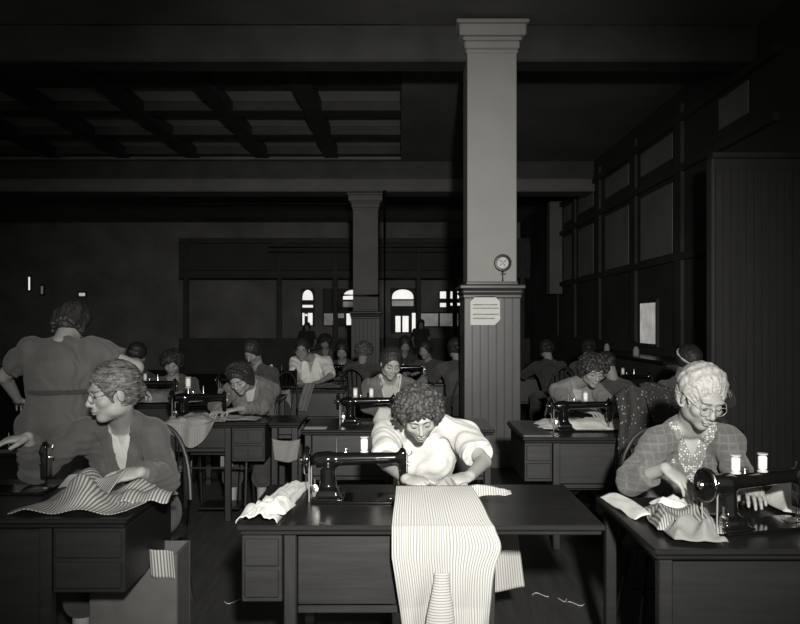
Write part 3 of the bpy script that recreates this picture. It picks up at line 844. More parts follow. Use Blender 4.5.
# right wall with boarded transom panels
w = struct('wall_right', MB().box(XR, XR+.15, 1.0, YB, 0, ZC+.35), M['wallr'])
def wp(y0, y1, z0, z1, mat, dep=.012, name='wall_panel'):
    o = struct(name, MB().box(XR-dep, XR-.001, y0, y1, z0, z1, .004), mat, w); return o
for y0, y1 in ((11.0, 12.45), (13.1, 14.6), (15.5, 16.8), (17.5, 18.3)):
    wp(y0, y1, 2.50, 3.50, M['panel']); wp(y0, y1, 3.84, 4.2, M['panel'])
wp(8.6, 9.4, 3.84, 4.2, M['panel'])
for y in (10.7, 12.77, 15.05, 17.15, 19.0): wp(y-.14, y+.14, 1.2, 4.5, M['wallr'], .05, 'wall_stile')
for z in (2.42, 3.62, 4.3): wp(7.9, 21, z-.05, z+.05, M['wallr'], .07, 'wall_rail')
wp(18.5, 18.9, 2.2, 4.4, M['plaster_dim'], .30, 'pilaster')
struct('wall_partition', MB().box(3.02, XR-.001, 7.5, 7.58, 0, 3.1), M['pwains'], label='dark boarded partition by the right wall')
mb = MB()
for i in range(11): mb.box(3.03+.075*i, 3.095+.075*i, 7.485, 7.4995, .12, 3.0, .004)
struct('trim_1', mb, M['pwains'], label='upright beadboard of the partition')
struct('trim_2', MB().box(2.99, XR-.001, 7.45, 7.6, 3.101, 3.16, .01), M['pwains'])
struct('trim_3', MB().box(2.985, 3.019, 7.47, 7.6, 0, 3.1, .006), M['wains'])
struct('wall_left', MB().box(XL-.15, XL, 1.0, YB, 0, ZC+.35), M['wall'])
struct('wall_back', MB().box(XL, XR, YB, YB+.15, 0, ZC+.35), M['wall'])
# far windows: frames and lit panes
E1 = m_emit('daylight_pane', 0.85, .12); E2 = m_emit('dim_daylight_pane', 0.10, .5, 2.5); E3 = m_emit('frosted_pane', 0.42, .35, 6)
def pane_mesh(px0, px1, py0, py1, arch=None, y=YB-.03):
    s = FPX/y; X0, X1 = (px0-400)/s, (px1-400)/s; Z1, Z0 = EYE-(py0-322)/s, EYE-(py1-322)/s
    mb = MB()
    if not arch: mb.box(X0, X1, y-.01, y, Z0, Z1)
    else:
        n = 14; pts = []
        a0, a1 = arch
        for i in range(n+1):
            a = PI-(PI*(a0+(a1-a0)*i/n)); pts.append(((X0+X1)/2 if arch == (0, 1) else (X1 if a1 < 1 else X0), 0))
        cx = (X0+X1)/2 if arch == (0, 1) else (X1 if arch == (0, .5) else X0)
        rx = (X1-X0)/2 if arch == (0, 1) else (X1-X0)
        top = [(cx+rx*math.cos(PI-PI*(a0+(a1-a0)*i/n)), Z0+(Z1-Z0)*math.sin(PI*(a0+(a1-a0)*i/n))**.7) for i in range(n+1)]
        poly = top+[(top[-1][0], Z0-.001), (top[0][0], Z0-.001)]
        vs = [(x, y-.01, z) for x, z in poly]+[(x, y, z) for x, z in poly]; m = len(poly)
        mb.add(vs, [tuple(range(m)), tuple(range(2*m-1, m-1, -1))]+[(i, i+m, (i+1) % m+m, (i+1) % m) for i in range(m)])
    return mb
wins = [
 [(302.5, 313, 290, 300, (0, 1), E1), (302.5, 313, 305, 307.5, None, E1), (302.5, 304.5, 313, 325, None, E1), (308, 312.5, 313, 325, None, E1), (305, 307.5, 314, 316, None, E1)],
 [(324, 333, 313.5, 325, None, E2), (335.5, 344, 313.5, 318, None, E2), (346.5, 352, 313.5, 325, None, E1), (343, 353, 290, 299.5, (0, .5), E1), (343, 353, 301.5, 307, None, E2)],
 [(392, 413.5, 289.5, 299, (0, 1), E1), (392, 413.5, 300.5, 306, None, E2), (395.5, 400.5, 316, 332, None, E1), (402.5, 408.5, 316, 332, None, E1), (412, 415.5, 313, 332, None, E1)],
 [(440, 446, 291.5, 298.5, None, E1), (450.5, 454, 291.5, 298.5, None, E1), (455.5, 461, 291.5, 298.5, None, E1), (440, 446, 303, 307, None, E1), (450.5, 462, 303, 305.5, None, E1)],
 [(420, 438, 313.5, 326, None, E2), (440, 458, 313.5, 326, None, E2), (460, 464, 313.5, 326, None, E2)],
 [(28.5, 30, 277, 290, None, E1)], [(41, 43, 286, 294, None, E2)], [(79, 85, 293, 296, None, E3)]]
for i, w_ in enumerate(wins):
    x0 = min(p[0] for p in w_); x1 = max(p[1] for p in w_); y0 = min(p[2] for p in w_); y1 = max(p[3] for p in w_)
    y = YB-.031; s = FPX/y
    e = thing('window_%d' % (i+1), None, None, ((x0+x1-800)/2/s, y, EYE-(y1-322)/s-.05), kind='structure')
    off = Vector(e.location)
    def shift(mb):
        mb.v = [tuple(Vector(v)-off) for v in mb.v]; return mb
    a = (x0-400)/s-.05; b = (x1-400)/s+.05; z0 = EYE-(y1-322)/s-.05; z1 = EYE-(y0-322)/s+.05
    shift(MB().box(a, b, y+.005, y+.03, z0, z1)).build('window_frame', M['dark'], e)
    for p in w_: shift(pane_mesh(*p[:5], y=y)).build('pane', p[5], e)
e = thing('window_9', None, None, (XR-.01, 12.0, 1.2), kind='structure')
MB().box(-.03, .009, -.42, .42, -.05, .68, .005).build('window_frame', M['dark'], e)
MB().box(-.036, -.031, -.36, .36, 0, .62).build('pane', m_emit('pale_pane', .30, .25, 5), e)
e['label'] = 'small pale window low on the right wall'
# dark glazed screen in front of the far windows
scr = thing('wall_screen', None, None, (0, 23.0, 0), kind='structure')
for z0, z1 in ((0, 1.05), (2.82, 3.05), (3.85, 4.0)):
    MB().box(-6.5, 3.84, -.05, .05, z0, z1, .01).build('screen_rail', M['dark'], scr)
MB().box(-6.5, 3.84, -.04, .04, 3.06, 3.84).build('screen_board', M['beam'], scr)
for x in (-6.3, -3.55, -1.9, .55, 1.62, 3.6):
    MB().box(x-.07, x+.07, -.052, .052, 0, 4.0, .01).build('screen_post', M['dark'], scr)
# hanging pipes
for i, (z, y, xa, xb) in enumerate(((3.75, 14.6, -4.0, -.98), (3.35, 19.0, -3.2, 1.8), (2.05, 15.1, -1.15, -.4))):
    struct('trim_%d' % (4+i), MB().tube([(xa, y, z), (xb, y, z)], .02, 8), M['plaster_dim'] if i == 0 else M['beam'], label=('thin pale pipe running under the rear beam', 'dark pipe running high across the back of the room', 'short conduit across the front of the rear pillar')[i])
# vertical conduit beside the rear pillar
struct('trim_7', MB().tube([(-.30, 15.25, 0), (-.30, 15.25, 4.1)], .035, 8), M['beam'], label='dark upright conduit beside the rear pillar')

# ------------------------------------------------------------------ pillars
def pillar(label, x, y, w, mat, capmat, ztop, zw=1.80):
    t = thing('pillar', label, 'pillar', (x, y, 0)); h = w/2
    MB().box(-h, h, -h, h, zw, ztop-.28, .008).build('shaft', mat, t)
    c = MB()
    for a, z0, z1 in ((.015, -.33, -.28), (.03, -.28, -.20), (.05, -.20, -.16), (.09, -.16, -.04), (.12, -.04, 0)):
        c.box(-h-a, h+a, -h-a, h+a, ztop+z0, ztop+z1, .012)
    c.build('capital', mat, t)
    hw = h+.035
    MB().box(-hw+.012, hw-.012, -hw+.012, hw-.012, 0, zw-.02, .004).build('wainscot_core', capmat, t)
    n = 7; b = MB(); st = 2*hw/n
    for k in range(n):
        for sy in (-1, 1):
            b.box(-hw+st*k+.003, -hw+st*(k+1)-.003, min(sy*hw, sy*(hw-.0115)), max(sy*hw, sy*(hw-.0115)), .02, zw-.02, .003)
            b.box(min(sy*hw, sy*(hw-.0115)), max(sy*hw, sy*(hw-.0115)), -hw+st*k+.003, -hw+st*(k+1)-.003, .02, zw-.02, .003)
    b.build('wainscot_boards', capmat, t)
    m = MB(); m.box(-hw-.012, hw+.012, -hw-.012, hw+.012, zw-.02, zw+.02, .008); m.box(-hw-.03, hw+.03, -hw-.03, hw+.03, zw+.02, zw+.075, .022); m.box(-hw-.05, hw+.05, -hw-.05, hw+.05, zw+.075, zw+.12, .012); m.box(-h-.014, h+.014, -h-.014, h+.014, zw+.12, zw+.155, .008)
    m.build('cap_moulding', capmat, t)
    MB().box(-hw-.01, hw+.01, -hw-.01, hw+.01, 0, .16, .006).build('base_board', capmat, t)
    return t
DP = 8.2
SP = FPX/DP
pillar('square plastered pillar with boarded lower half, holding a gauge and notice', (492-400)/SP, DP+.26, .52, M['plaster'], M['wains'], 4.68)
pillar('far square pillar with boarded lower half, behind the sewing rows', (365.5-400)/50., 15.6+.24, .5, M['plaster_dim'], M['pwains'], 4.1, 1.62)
# gauge on the pillar
gx, gz = (502.5-400)/SP, EYE+(322-263)/SP
t = thing('dial_gauge', 'round dial gauge with dark rim standing on the pillar moulding', 'gauge', (gx, DP-.03, gz))
MB().lathe([(.060, .0), (.088, .0), (.092, .012), (.084, .028), (.064, .03), (.060, .018), (.060, 0)], (0, 0.02, 0), (0, -1, 0), 36).build('rim', M['iron'], t)
MB().lathe([(0, .002), (.062, .002), (.062, .012), (0, .012)], (0, .02, 0), (0, -1, 0), 32).build('dial', M['dial'], t)
h_ = MB()
for a in (0.9, 2.5, 3.9, 5.5): h_.box(-.0035, .0035, -.001, .001, .008, .045, 0, Matrix.Translation((0, .006, 0)) @ Matrix.Rotation(a, 4, 'Y'))
h_.build('pointer', M['iron'], t)
MB().tube([(0, .01, -.088), (0, .01, -.19)], .010, 8).box(-.02, .03, -.0, .02, -.125, -.108, .003).build('stem', M['iron'], t)
# notice with clipped corners
nx0, nx1, nz1, nz0 = (470-400)/SP, (499.5-400)/SP, EYE-(296.5-322)/SP, EYE-(325-322)/SP
t = thing('notice', 'small white printed notice with clipped corners tacked on the pillar boards', 'notice', ((nx0+nx1)/2, DP-.045, (nz0+nz1)/2))
a, b = (nx1-nx0)/2, (nz1-nz0)/2; c_ = .055
poly = [(-a, -b), (a-c_, -b), (a, -b+c_), (a, b-c_), (a-c_, b), (-a+c_, b), (-a, b-c_)]
mb = MB(); vs = [(x, -.002, z) for x, z in poly]+[(x, .002, z) for x, z in poly]; n = len(poly)
mb.add(vs, [tuple(range(n)), tuple(range(2*n-1, n-1, -1))]+[(i, (i+1) % n, (i+1) % n+n, i+n) for i in range(n)]); mb.build('sheet', M['paper'], t, 0)
for (zz, x0, x1) in ((.062, -a+.03, a-.03), (.026, -a+.03, a-.02), (-.038, -a+.03, a-.02), (-.08, -a+.03, a-.06)):
    tx = MB(); x = x0; rs = random.Random(int(zz*1000)+5)
    while x < x1:
        wd = rs.uniform(.012, .02); tx.box(x, x+wd, -.004, -.0021, zz-.005, zz+.005); x += wd+.006+(.006 if rs.random() < .3 else 0)
    tx.build('printed_line', M['ink'], t, 0)
for x, z in ((-a, b-.02), (a, b-.03), (a+.005, -b+.08), (-a-.003, -b+.04)): MB().lathe([(0, 0), (.006, 0), (.005, .003), (0, .004)], (x, -.003, z), (0, -1, 0), 10).build('tack', M['steel'], t)
# ------------------------------------------------------------------ tables
T1 = sewing_table('front centre dark sewing table carrying the largest machine', -.62, .78, 2.95, 3.70, pz=.44, inset=.44)
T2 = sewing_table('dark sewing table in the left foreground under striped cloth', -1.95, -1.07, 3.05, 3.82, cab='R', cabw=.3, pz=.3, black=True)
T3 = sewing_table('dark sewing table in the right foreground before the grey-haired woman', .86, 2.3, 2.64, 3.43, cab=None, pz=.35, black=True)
T4 = sewing_table('dark sewing table behind the woman in white', -.71, .68, 5.57, 6.25, cab=None, pz=.42)
T5 = sewing_table('treadle table with drawers, in front of the woman in striped cardigan', -1.80, -1.02, 5.95, 6.45, cab='R', cabw=.27, treadle=True, pz=.56, pulls=True)
T5b = sewing_table('dark table end to end with the treadle table', -1.015, -.76, 5.97, 6.45, cab=None, pz=.66)
T6 = sewing_table('distant dark table before the woman in white blouse', -1.85, -.62, 8.85, 9.5, cab=None, pz=.45)
T7 = sewing_table('treadle table with raised pale leaf, right of the front pillar', .82, 1.95, 5.2, 6.0, cab='L', cabw=.2, treadle=True, pz=.44, leaf=True)
# knee lever under the front table
k = MB(); k.lathe([(0, 0), (.035, 0), (.038, .01), (.03, .03), (0, .03)], (.08, -.24, .435), (0, -1, 0), 20); k.box(.04, .12, -.24, -.21, .40, .47, .01); k.tube([(.05, -.26, .47), (.05, -.26, .50)], .012, 8); k.tube([(.11, -.26, .47), (.11, -.26, .50)], .012, 8)
k.build('knee_lever', M['iron'], T1)
bgT = [sewing_table('dim table behind, left of the centre pillar aisle', -2.9, -1.75, 7.3, 7.9, cab=None),
       sewing_table('dim table under the bent figure on the left', -2.0, -1.2, 7.85, 8.35, cab=None),
       sewing_table('dim table just left of the front pillar with white cloth on it', -.2, .62, 9.75, 10.3, cab=None),
       sewing_table('far table between the two pillars', -1.1, -.35, 10.1, 10.7, cab=None),
       sewing_table('dim table right of the front pillar', 1.6, 2.9, 8.15, 8.7, cab=None),
       sewing_table('dark table end to end with the leaf table, beyond the dotted dress', 2.0, 2.45, 5.55, 6.1, cab=None),
       sewing_table('far table behind the right row', 1.3, 2.8, 11.0, 11.55, cab=None)]
# ------------------------------------------------------------------ machines and spools
Z = .7605
m1 = sewing_machine('large black sewing machine on the front centre table', (-.175, 3.38, Z))
on_machine(m1, .02, 1.15, 'white thread spool on the front centre machine')
m2 = sewing_machine('black sewing machine at the far left edge beside striped cloth', (-1.80, 3.55, Z))
m3 = sewing_machine('black sewing machine at right before the grey-haired woman', (1.345, 2.93, Z), rad(16))
on_machine(m3, -.10, 1.2, 'left one of two white spools on the right machine')
on_machine(m3, .02, 1.2, 'right one of two white spools on the right machine')
m4 = sewing_machine('black sewing machine behind the woman in white, two spools on top', (-.235, 5.85, Z))
on_machine(m4, -.10, 1.2, 'left one of two white spools behind the white dress')
on_machine(m4, .02, 1.2, 'right one of two white spools behind the white dress')
m5 = sewing_machine('black sewing machine on the left treadle table', (-1.57, 6.15, Z))
on_machine(m5, -.10, 1.5, 'white spool over the left treadle table machine', .25)
m7 = sewing_machine('black sewing machine before the woman in round glasses, right rear', (1.30, 5.55, Z))
on_machine(m7, .02, 1.2, 'white spool on the right rear machine')
m6 = sewing_machine('distant black machine before the woman in white blouse', (-1.40, 9.1, Z))
on_machine(m6, -.10, 1.2, 'tiny white spool before the woman in white blouse')
def copy_machine(lbl, loc, rz=0):
    c = copy_tree(m6); c.location = loc; c.rotation_euler = (0, 0, rz); c['label'] = lbl; c['group'] = 'distant sewing machines'; return c
d1 = copy_machine('dim machine before the leftmost seated background figure', (-2.35, 7.5, Z))
d2 = copy_machine('dim machine behind the striped cardigan woman', (-1.65, 8.05, Z))
d3 = copy_machine('dim machine between the two pillars', (-.72, 10.35, Z))
d4 = copy_machine('dim machine on the table just left of the front pillar', (.1, 10.1, Z))
d5 = copy_machine('dim machine behind the dotted dress', (2.5, 8.4, Z))
m6['group'] = 'distant sewing machines'
bpy.context.view_layer.update()
for m, l in ((d1, 'tiny spool on the leftmost dim machine'), (d2, 'tiny spool behind the striped cardigan woman'), (d4, 'tiny spool left of the front pillar'), (d5, 'tiny spool behind the dotted dress')):
    on_machine(m, -.10, 1.2, l)

# ------------------------------------------------------------------ people
def seat(label, O, rz=0):
    t = thing('person', label, 'person', O, 0)
    return t
ch = []
def chair_at(label, x, y, rz=0):
    if not ch: c = windsor_chair(label, (x, y, 0), rz); ch.append(c)
    else: c = copy_tree(ch[0]); c.location = (x, y, 0); c.rotation_euler = (0, 0, rz); c['label'] = label
    return c
# W1 woman in white
O = (.11, 4.16, 0)
J = joints(O, (.12, 4.14, .56), (.125, 3.835, 1.06), (P(386, 436, 3.86), P(463, 435, 3.87)),
           P(419, 415, 3.65), (6, 37, -6), (P(406, 479, 3.36), P(470, 476, 3.38)), ((-1, .1, -.75), (1, 0, -.4)),
           ((.8, -.55, -.05), (-.75, -.6, -.1)), ((.1, -.35, 1), (0, -.3, 1)), st=.95, hs=.98, seed=4, arm=(.280, .25))
p = seat('seated woman with curly hair and white short-sleeved dress, head bowed, sewing', O)
person(p, J, 'body', (.0055, .0032), M['skin'],
       [dict(name='dress', mat=M['white'], inf=.011, v=(.045, .05), sleeve=.74, puff=.020, flare=.004, skirt=True, wr=.0045, lapel=(.035, 'collar', M['white']), res=.0055, lapl=-.08)],
       'curly', M['brownhair'], curl=(.75, .8))
chair_at('wooden chair under the woman in white', .12, 4.18)
# W2 woman at left in jacket
O = (-1.34, 4.05, 0)
J = joints(O, (-1.34, 4.03, .56), (-1.345, 3.76, 1.06), ((-1.53, 3.76, .99), (-1.20, 3.78, .985)),
           P(112, 393, 3.62), (-49, 12, 0), (P(28, 437, 3.5), P(141, 472, 3.42)), ((-.6, -.1, -.8), (.35, .5, -.6)),
           ((-.8, -.6, -.1), (-.9, -.35, -.12)), ((0, 0, 1), (0, -.5, 1)), st=1.0, hs=1.08, seed=8)
p = seat('seated woman in dark jacket and spectacles looking left, left foreground', O)
person(p, J, 'body', (.0055, .0032), M['skin2'],
       [dict(name='blouse', mat=M['blouse'], inf=.006, v=(.05, .10), wr=.002, res=.006, below=.6),
        dict(name='jacket', mat=M['jacket'], inf=.024, v=(.065, .30), sleeve=1.86, wr=.0045, res=.0055, below=.5, lapel=(.045, 'lapel', M['jacket']), seed=5)],
       'swept', M['greyedhair'], curl=(.5, .35), eyes='open', glasses=M['rimd'])
chair_at('wooden chair under the woman in dark jacket', -1.34, 4.09)
# W3 grey-haired woman
O = (1.33, 3.85, 0)
J = joints(O, (1.33, 3.83, .56), (1.32, 3.53, 1.075), ((1.165, 3.52, .985), (1.475, 3.52, .99)),
           P(702, 398, 3.40), (8, 30, 4), (P(665, 468, 3.18), (1.42, 3.17, .86)), ((-.5, .5, -.5), (.3, .6, -.6)),
           ((.6, -.55, -.5), (-.2, -1, -.1)), ((.3, -.5, 1), (0, 0, 1)), st=.98, hs=1.06, seed=2)
p = seat('seated grey-haired woman in plaid cardigan and spectacles, right foreground', O)
person(p, J, 'body', (.0055, .0032), M['skin3'],
       [dict(name='blouse', mat=M['lace'], inf=.008, v=(.07, .14), wr=.004, res=.006, below=.6),
        dict(name='cardigan', mat=M['cardigan'], inf=.02, v=(.10, .33), sleeve=1.62, flare=.004, wr=.0035, res=.0055, below=.5, seed=9)],
       'wave', M['grayhair'], curl=(.45, .5), glasses=True)
chair_at('wooden chair under the grey-haired woman', 1.33, 3.89)
# W4 behind the white dress
O = (-.06, 6.75, 0)
J = joints(O, (-.06, 6.72, .56), (-.08, 6.50, 1.07), ((-.25, 6.5, .985), (.08, 6.5, .985)),
           P(391, 364, 6.35), (14, 24, 5), ((-.10, 6.1, .84), (.02, 6.05, .85)), ((-.8, 0, -.5), (.8, 0, -.5)),
           ((.5, -.8, -.1), (-.5, -.8, -.1)), ((0, 0, 1), (0, 0, 1)), st=1.0, hs=1.0, seed=3)
p = seat('woman in grey cardigan with white piping, seated behind the white dress', O)
person(p, J, 'body', (.008, .0045), M['skin'],
       [dict(name='blouse', mat=M['blouse'], inf=.006, v=(.05, .10), wr=.002, res=.008, below=.6),
        dict(name='cardigan', mat=M['knit'], inf=.02, v=(.08, .36), sleeve=1.8, wr=.005, res=.007, below=.5, lapel=(.012, 'piping', M['wcloth']))],
       'swept', M['darkhair'])
chair_at('wooden chair under the woman with white piping', -.06, 6.78)
# W5
O = (-1.27, 6.85, 0)
J = joints(O, (-1.25, 6.83, .56), (-1.265, 6.62, 1.03), ((-1.42, 6.62, .95), (-1.10, 6.62, .95)),
           P(240, 379, 6.45), (-12, 32, -8), ((-1.42, 6.18, .83), (-1.28, 6.2, .84)), ((-.8, 0, -.5), (.8, 0, -.6)),
           ((-.3, -.9, -.1), (-.8, -.5, -.1)), ((0, 0, 1), (0, 0, 1)), st=1.0, hs=1.02, seed=6)
p = seat('woman in striped knit cardigan, eyes down, left of centre', O)
person(p, J, 'body', (.008, .0045), M['skin2'],
       [dict(name='blouse', mat=M['blouse'], inf=.006, v=(.04, .06), wr=.002, res=.008, below=.6),
        dict(name='cardigan', mat=M['knit'], inf=.02, v=(.06, .25), sleeve=1.85, wr=.006, res=.007, below=.5)],
       'bob', M['darkhair'])
chair_at('wooden chair under the striped cardigan woman', -1.30, 6.83)
# W6
O = (-1.10, 9.8, 0)
J = joints(O, (-1.10, 9.78, .58), (-1.10, 9.65, 1.10), ((-1.29, 9.65, 1.03), (-.91, 9.65, 1.03)),
           P(302, 350, 9.5), (0, 14, 0), ((-1.2, 9.2, .82), (-.95, 9.25, .82)), ((-.8, 0, -.5), (.8, 0, -.5)),
           ((.3, -.9, -.1), (-.7, -.7, -.1)), ((0, 0, 1), (0, 0, 1)), st=1.05, hs=1.06, seed=6)
p = seat('woman in white short-sleeved blouse and dark round glasses, left rear', O)
person(p, J, 'body', (.009, .0055), M['skin2'], [dict(name='blouse', mat=M['whiteblouse'], inf=.014, v=(.06, .16), sleeve=.9, puff=.015, wr=.006, res=.008, below=.5)],
       'swept', M['darkhair'], glasses=M['iron'])
chair_at('wooden chair under the woman in white blouse', -1.10, 9.83)
# W7
O = (1.45, 6.6, 0)
J = joints(O, (1.45, 6.55, .56), (1.44, 6.33, 1.05), ((1.29, 6.35, .97), (1.60, 6.35, .97)),
           P(593, 371, 6.15), (8, 24, 3), ((1.42, 5.78, .84), (1.62, 5.8, .84)), ((-.8, 0, -.5), (.8, 0, -.5)),
           ((.6, -.8, -.1), (-.6, -.8, -.1)), ((0, 0, 1), (0, 0, 1)), st=1.05, hs=1.02, seed=6)
p = seat('woman in plain grey top and spectacles with thick dark hair, right rear', O)
person(p, J, 'body', (.008, .0045), M['skin2'], [dict(name='top', mat=M['knit2'], inf=.014, v=(.05, .18), sleeve=1.5, wr=.005, res=.007, below=.5)],
       'curly', M['darkhair'], glasses=True)
chair_at('wooden chair under the plain grey top woman', 1.45, 6.62)
# W0 standing woman, back to camera
O = (-1.98, 4.55, 0)
J = joints(O, (-1.98, 4.55, .96), (-1.97, 4.56, 1.42), ((-1.79, 4.55, 1.36), (-2.15, 4.55, 1.36)),
           (-1.97, 4.68, 1.51), (180, 42, 0), ((-1.62, 4.75, 1.12), (-2.35, 4.8, 1.05)), ((1, -.1, -.2), (-1, -.1, -.3)),
           ((.5, .8, -.3), (-.2, .9, -.3)), ((0, 0, 1), (0, 0, 1)), st=1.18, fd=(0, 1, 0),
           kn=((-1.87, 4.56, .52), (-2.09, 4.56, .52)), an=((-1.87, 4.53, .09), (-2.09, 4.53, .09)), seed=2)
J['hip'] = [V3((.10, 0, .90)), V3((-.12, 0, .90))]
p = seat('standing woman seen from behind in belted grey short-sleeved dress, left edge', O)
S_ = dict(name='dress', mat=M['dress0'], inf=.016, sleeve=.62, puff=.016, skirt=True, wr=.005, res=.008, belt=(1.13, M['dim2']))
person(p, J, 'body', (.008, .006), M['skin2'], [S_], 'bob', M['darkhair'], detail=False)
# background figures
def bg(label, px, py, d, yaw, mat, hairm='darkhair', hair=None, lean=.22, pitch=30, st=1.0, reach=((-.12, .42), (.12, .42)), sleeve=1.8, vv=None, skin='skin2', hz=.84, extra=None):
    H = V3(P(px, py, d)); a = rad(yaw); f = V3((math.sin(a), -math.cos(a), 0)); r = V3((math.cos(a), math.sin(a), 0)); up = V3((0, 0, 1))
    N = H-f*.09-up*(.155); pel = V3((N[0], N[1], 0))-f*lean+up*.57
    sh = (N-r*.185-up*.07, N+r*.185-up*.07)
    wr = [V3((N[0], N[1], hz))+f*q[1]+r*q[0] for q in reach]
    O = (pel[0], pel[1], 0)
    J = joints(O, pel, N, sh, H, (yaw, pitch, 0), wr, (-r*.8-up*.5, r*.8-up*.5), (f*.8+r*.4, f*.8-r*.4), (up, up), st=st, fd=f, seed=len(label) % 7)
    p = seat(label, O)
    L = dict(name='blouse', mat=mat, inf=.016, sleeve=sleeve, wr=.006, res=.012, below=.5)
    if vv: L['v'] = vv
    person(p, J, 'body', (.010, .008), M[skin], [L], hair or ('swept', 'curly', 'roll')[int(px) % 3], M[hairm], detail=False)
    chair_at('wooden chair of the '+' '.join(label.split()[:11]).rstrip(','), pel[0]-f[0]*.03, pel[1]-f[1]*.03, a)
    return p
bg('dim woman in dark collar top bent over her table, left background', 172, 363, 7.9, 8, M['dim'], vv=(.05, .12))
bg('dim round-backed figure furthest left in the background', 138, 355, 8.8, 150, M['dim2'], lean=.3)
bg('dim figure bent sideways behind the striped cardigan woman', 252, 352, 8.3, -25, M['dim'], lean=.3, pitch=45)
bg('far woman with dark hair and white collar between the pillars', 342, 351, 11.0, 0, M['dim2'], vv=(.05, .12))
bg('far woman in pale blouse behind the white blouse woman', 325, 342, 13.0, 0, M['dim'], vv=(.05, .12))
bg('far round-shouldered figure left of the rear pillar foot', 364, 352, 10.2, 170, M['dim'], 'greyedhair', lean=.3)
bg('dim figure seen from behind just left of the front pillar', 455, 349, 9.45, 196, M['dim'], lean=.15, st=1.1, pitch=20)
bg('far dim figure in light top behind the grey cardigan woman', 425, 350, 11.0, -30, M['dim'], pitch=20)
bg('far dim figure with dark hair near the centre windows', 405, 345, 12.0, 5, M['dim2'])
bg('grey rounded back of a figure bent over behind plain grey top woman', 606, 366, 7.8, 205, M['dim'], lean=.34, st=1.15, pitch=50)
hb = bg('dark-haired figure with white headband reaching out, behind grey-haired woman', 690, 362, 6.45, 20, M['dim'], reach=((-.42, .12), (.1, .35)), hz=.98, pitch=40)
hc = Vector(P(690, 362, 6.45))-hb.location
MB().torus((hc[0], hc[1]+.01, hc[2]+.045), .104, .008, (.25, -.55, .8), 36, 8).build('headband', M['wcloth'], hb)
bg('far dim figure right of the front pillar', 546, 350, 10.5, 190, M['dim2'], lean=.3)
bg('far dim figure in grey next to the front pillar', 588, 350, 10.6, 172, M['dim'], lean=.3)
# far standing silhouettes by the windows
def standing(label, px, d, yaw, h=1.6, mat='dim2'):
    x = (px-400)/FPX*d; a = rad(yaw); f = V3((math.sin(a), -math.cos(a), 0)); r = V3((math.cos(a), math.sin(a), 0)); k = h/1.65
    W = lambda u, v, z: V3((x, d, 0))+r*u*k+f*v*k+V3((0, 0, z*k))
    J = joints((x, d, 0), W(0, 0, .95), W(0, 0, 1.40), (W(-.18, 0, 1.34), W(.18, 0, 1.34)), W(0, .02, 1.53), (yaw, 10, 0),
               (W(-.2, .1, .90), W(.2, .1, .90)), (-f*.5-r*.2, -f*.5+r*.2), (f, f), ((0, 0, 1), (0, 0, 1)), fd=f,
               kn=(W(-.09, .02, .5), W(.09, .02, .5)), an=(W(-.09, 0, .09), W(.09, 0, .09)), hs=k)
    J['hip'] = [W(-.09, 0, .88)-V3((x, d, 0)), W(.09, 0, .88)-V3((x, d, 0))]
    p = seat(label, (x, d, 0))
    person(p, J, 'body', (.014, .010), M['skin2'], [dict(name='dress', mat=M[mat], inf=.016, sleeve=.6, skirt=True, wr=.004, res=.016)], 'bob', M['darkhair'], detail=False)
standing('small dark standing figure against the far centre windows', 421, 21.5, 0, 1.58)
standing('small dark standing figure against the far left windows', 307, 21.5, 0, 1.5)

# ------------------------------------------------------------------ cloths
def lerp(a, b, t): return a+(b-a)*t
def sm(a, b, t):
    t = max(0, min(1, (t-a)/(b-a))); return t*t*(3-2*t)
def f1(u, v):
    # v: 0 at the back on the table, rolls over the front edge, hangs
    L = v*.90
    wl = [(0, -.015), (.24, -.03), (.35, -.03), (.55, .0), (.7, .02), (.9, .0)]
    wr = [(0, .285), (.24, .345), (.4, .345), (.6, .335), (.7, .335), (.9, .375)]
    def ip(t, x):
        for (a, b), (c, d) in zip(t, t[1:]):
            if x <= c: return b+(d-b)*(x-a)/(c-a)
        return t[-1][1]
    xl, xr = ip(wl, L), ip(wr, L)
    x = lerp(xl, xr, u)+.006*nz(L, u*2, 3, 5)+.035*sm(.45, 1, u)*math.exp(-((L-.31)/.06)**2)+.004*nz(L*9, 1, 1)*sm(.9, 1, u)
    if L < .24:
        t = L/.24
        y = 3.13-.205*t; z = .766+.108*(1-t)+.012*math.sin(PI*t)+.004*math.sin(u*9+L*8)*sm(0, .1, L)*(1-t)
    else:
        h = L-.24
        y = 2.92-.022*math.sin(PI*min(1, h/.3))-.025*math.sin(u*7+1.5+h*2)*sm(.02, .4, h)-.035*math.sin(u*3.1)*sm(.1, .5, h)+.014*math.sin(u*15+h*9)*sm(.05, .4, h)
        y -= .035*math.exp(-((u-.42-.02*h)/.10)**2)*sm(.25, .4, h)
        z = .766-.01*sm(0, .02, h)-max(0, h-.01)*1.0
    return (x, y, z)
cloth('striped_cloth', 'large white cloth with fine grey stripes hanging over the front table edge', 'cloth', f1, 90, 110, M['strW'], .003, (.40, .90))
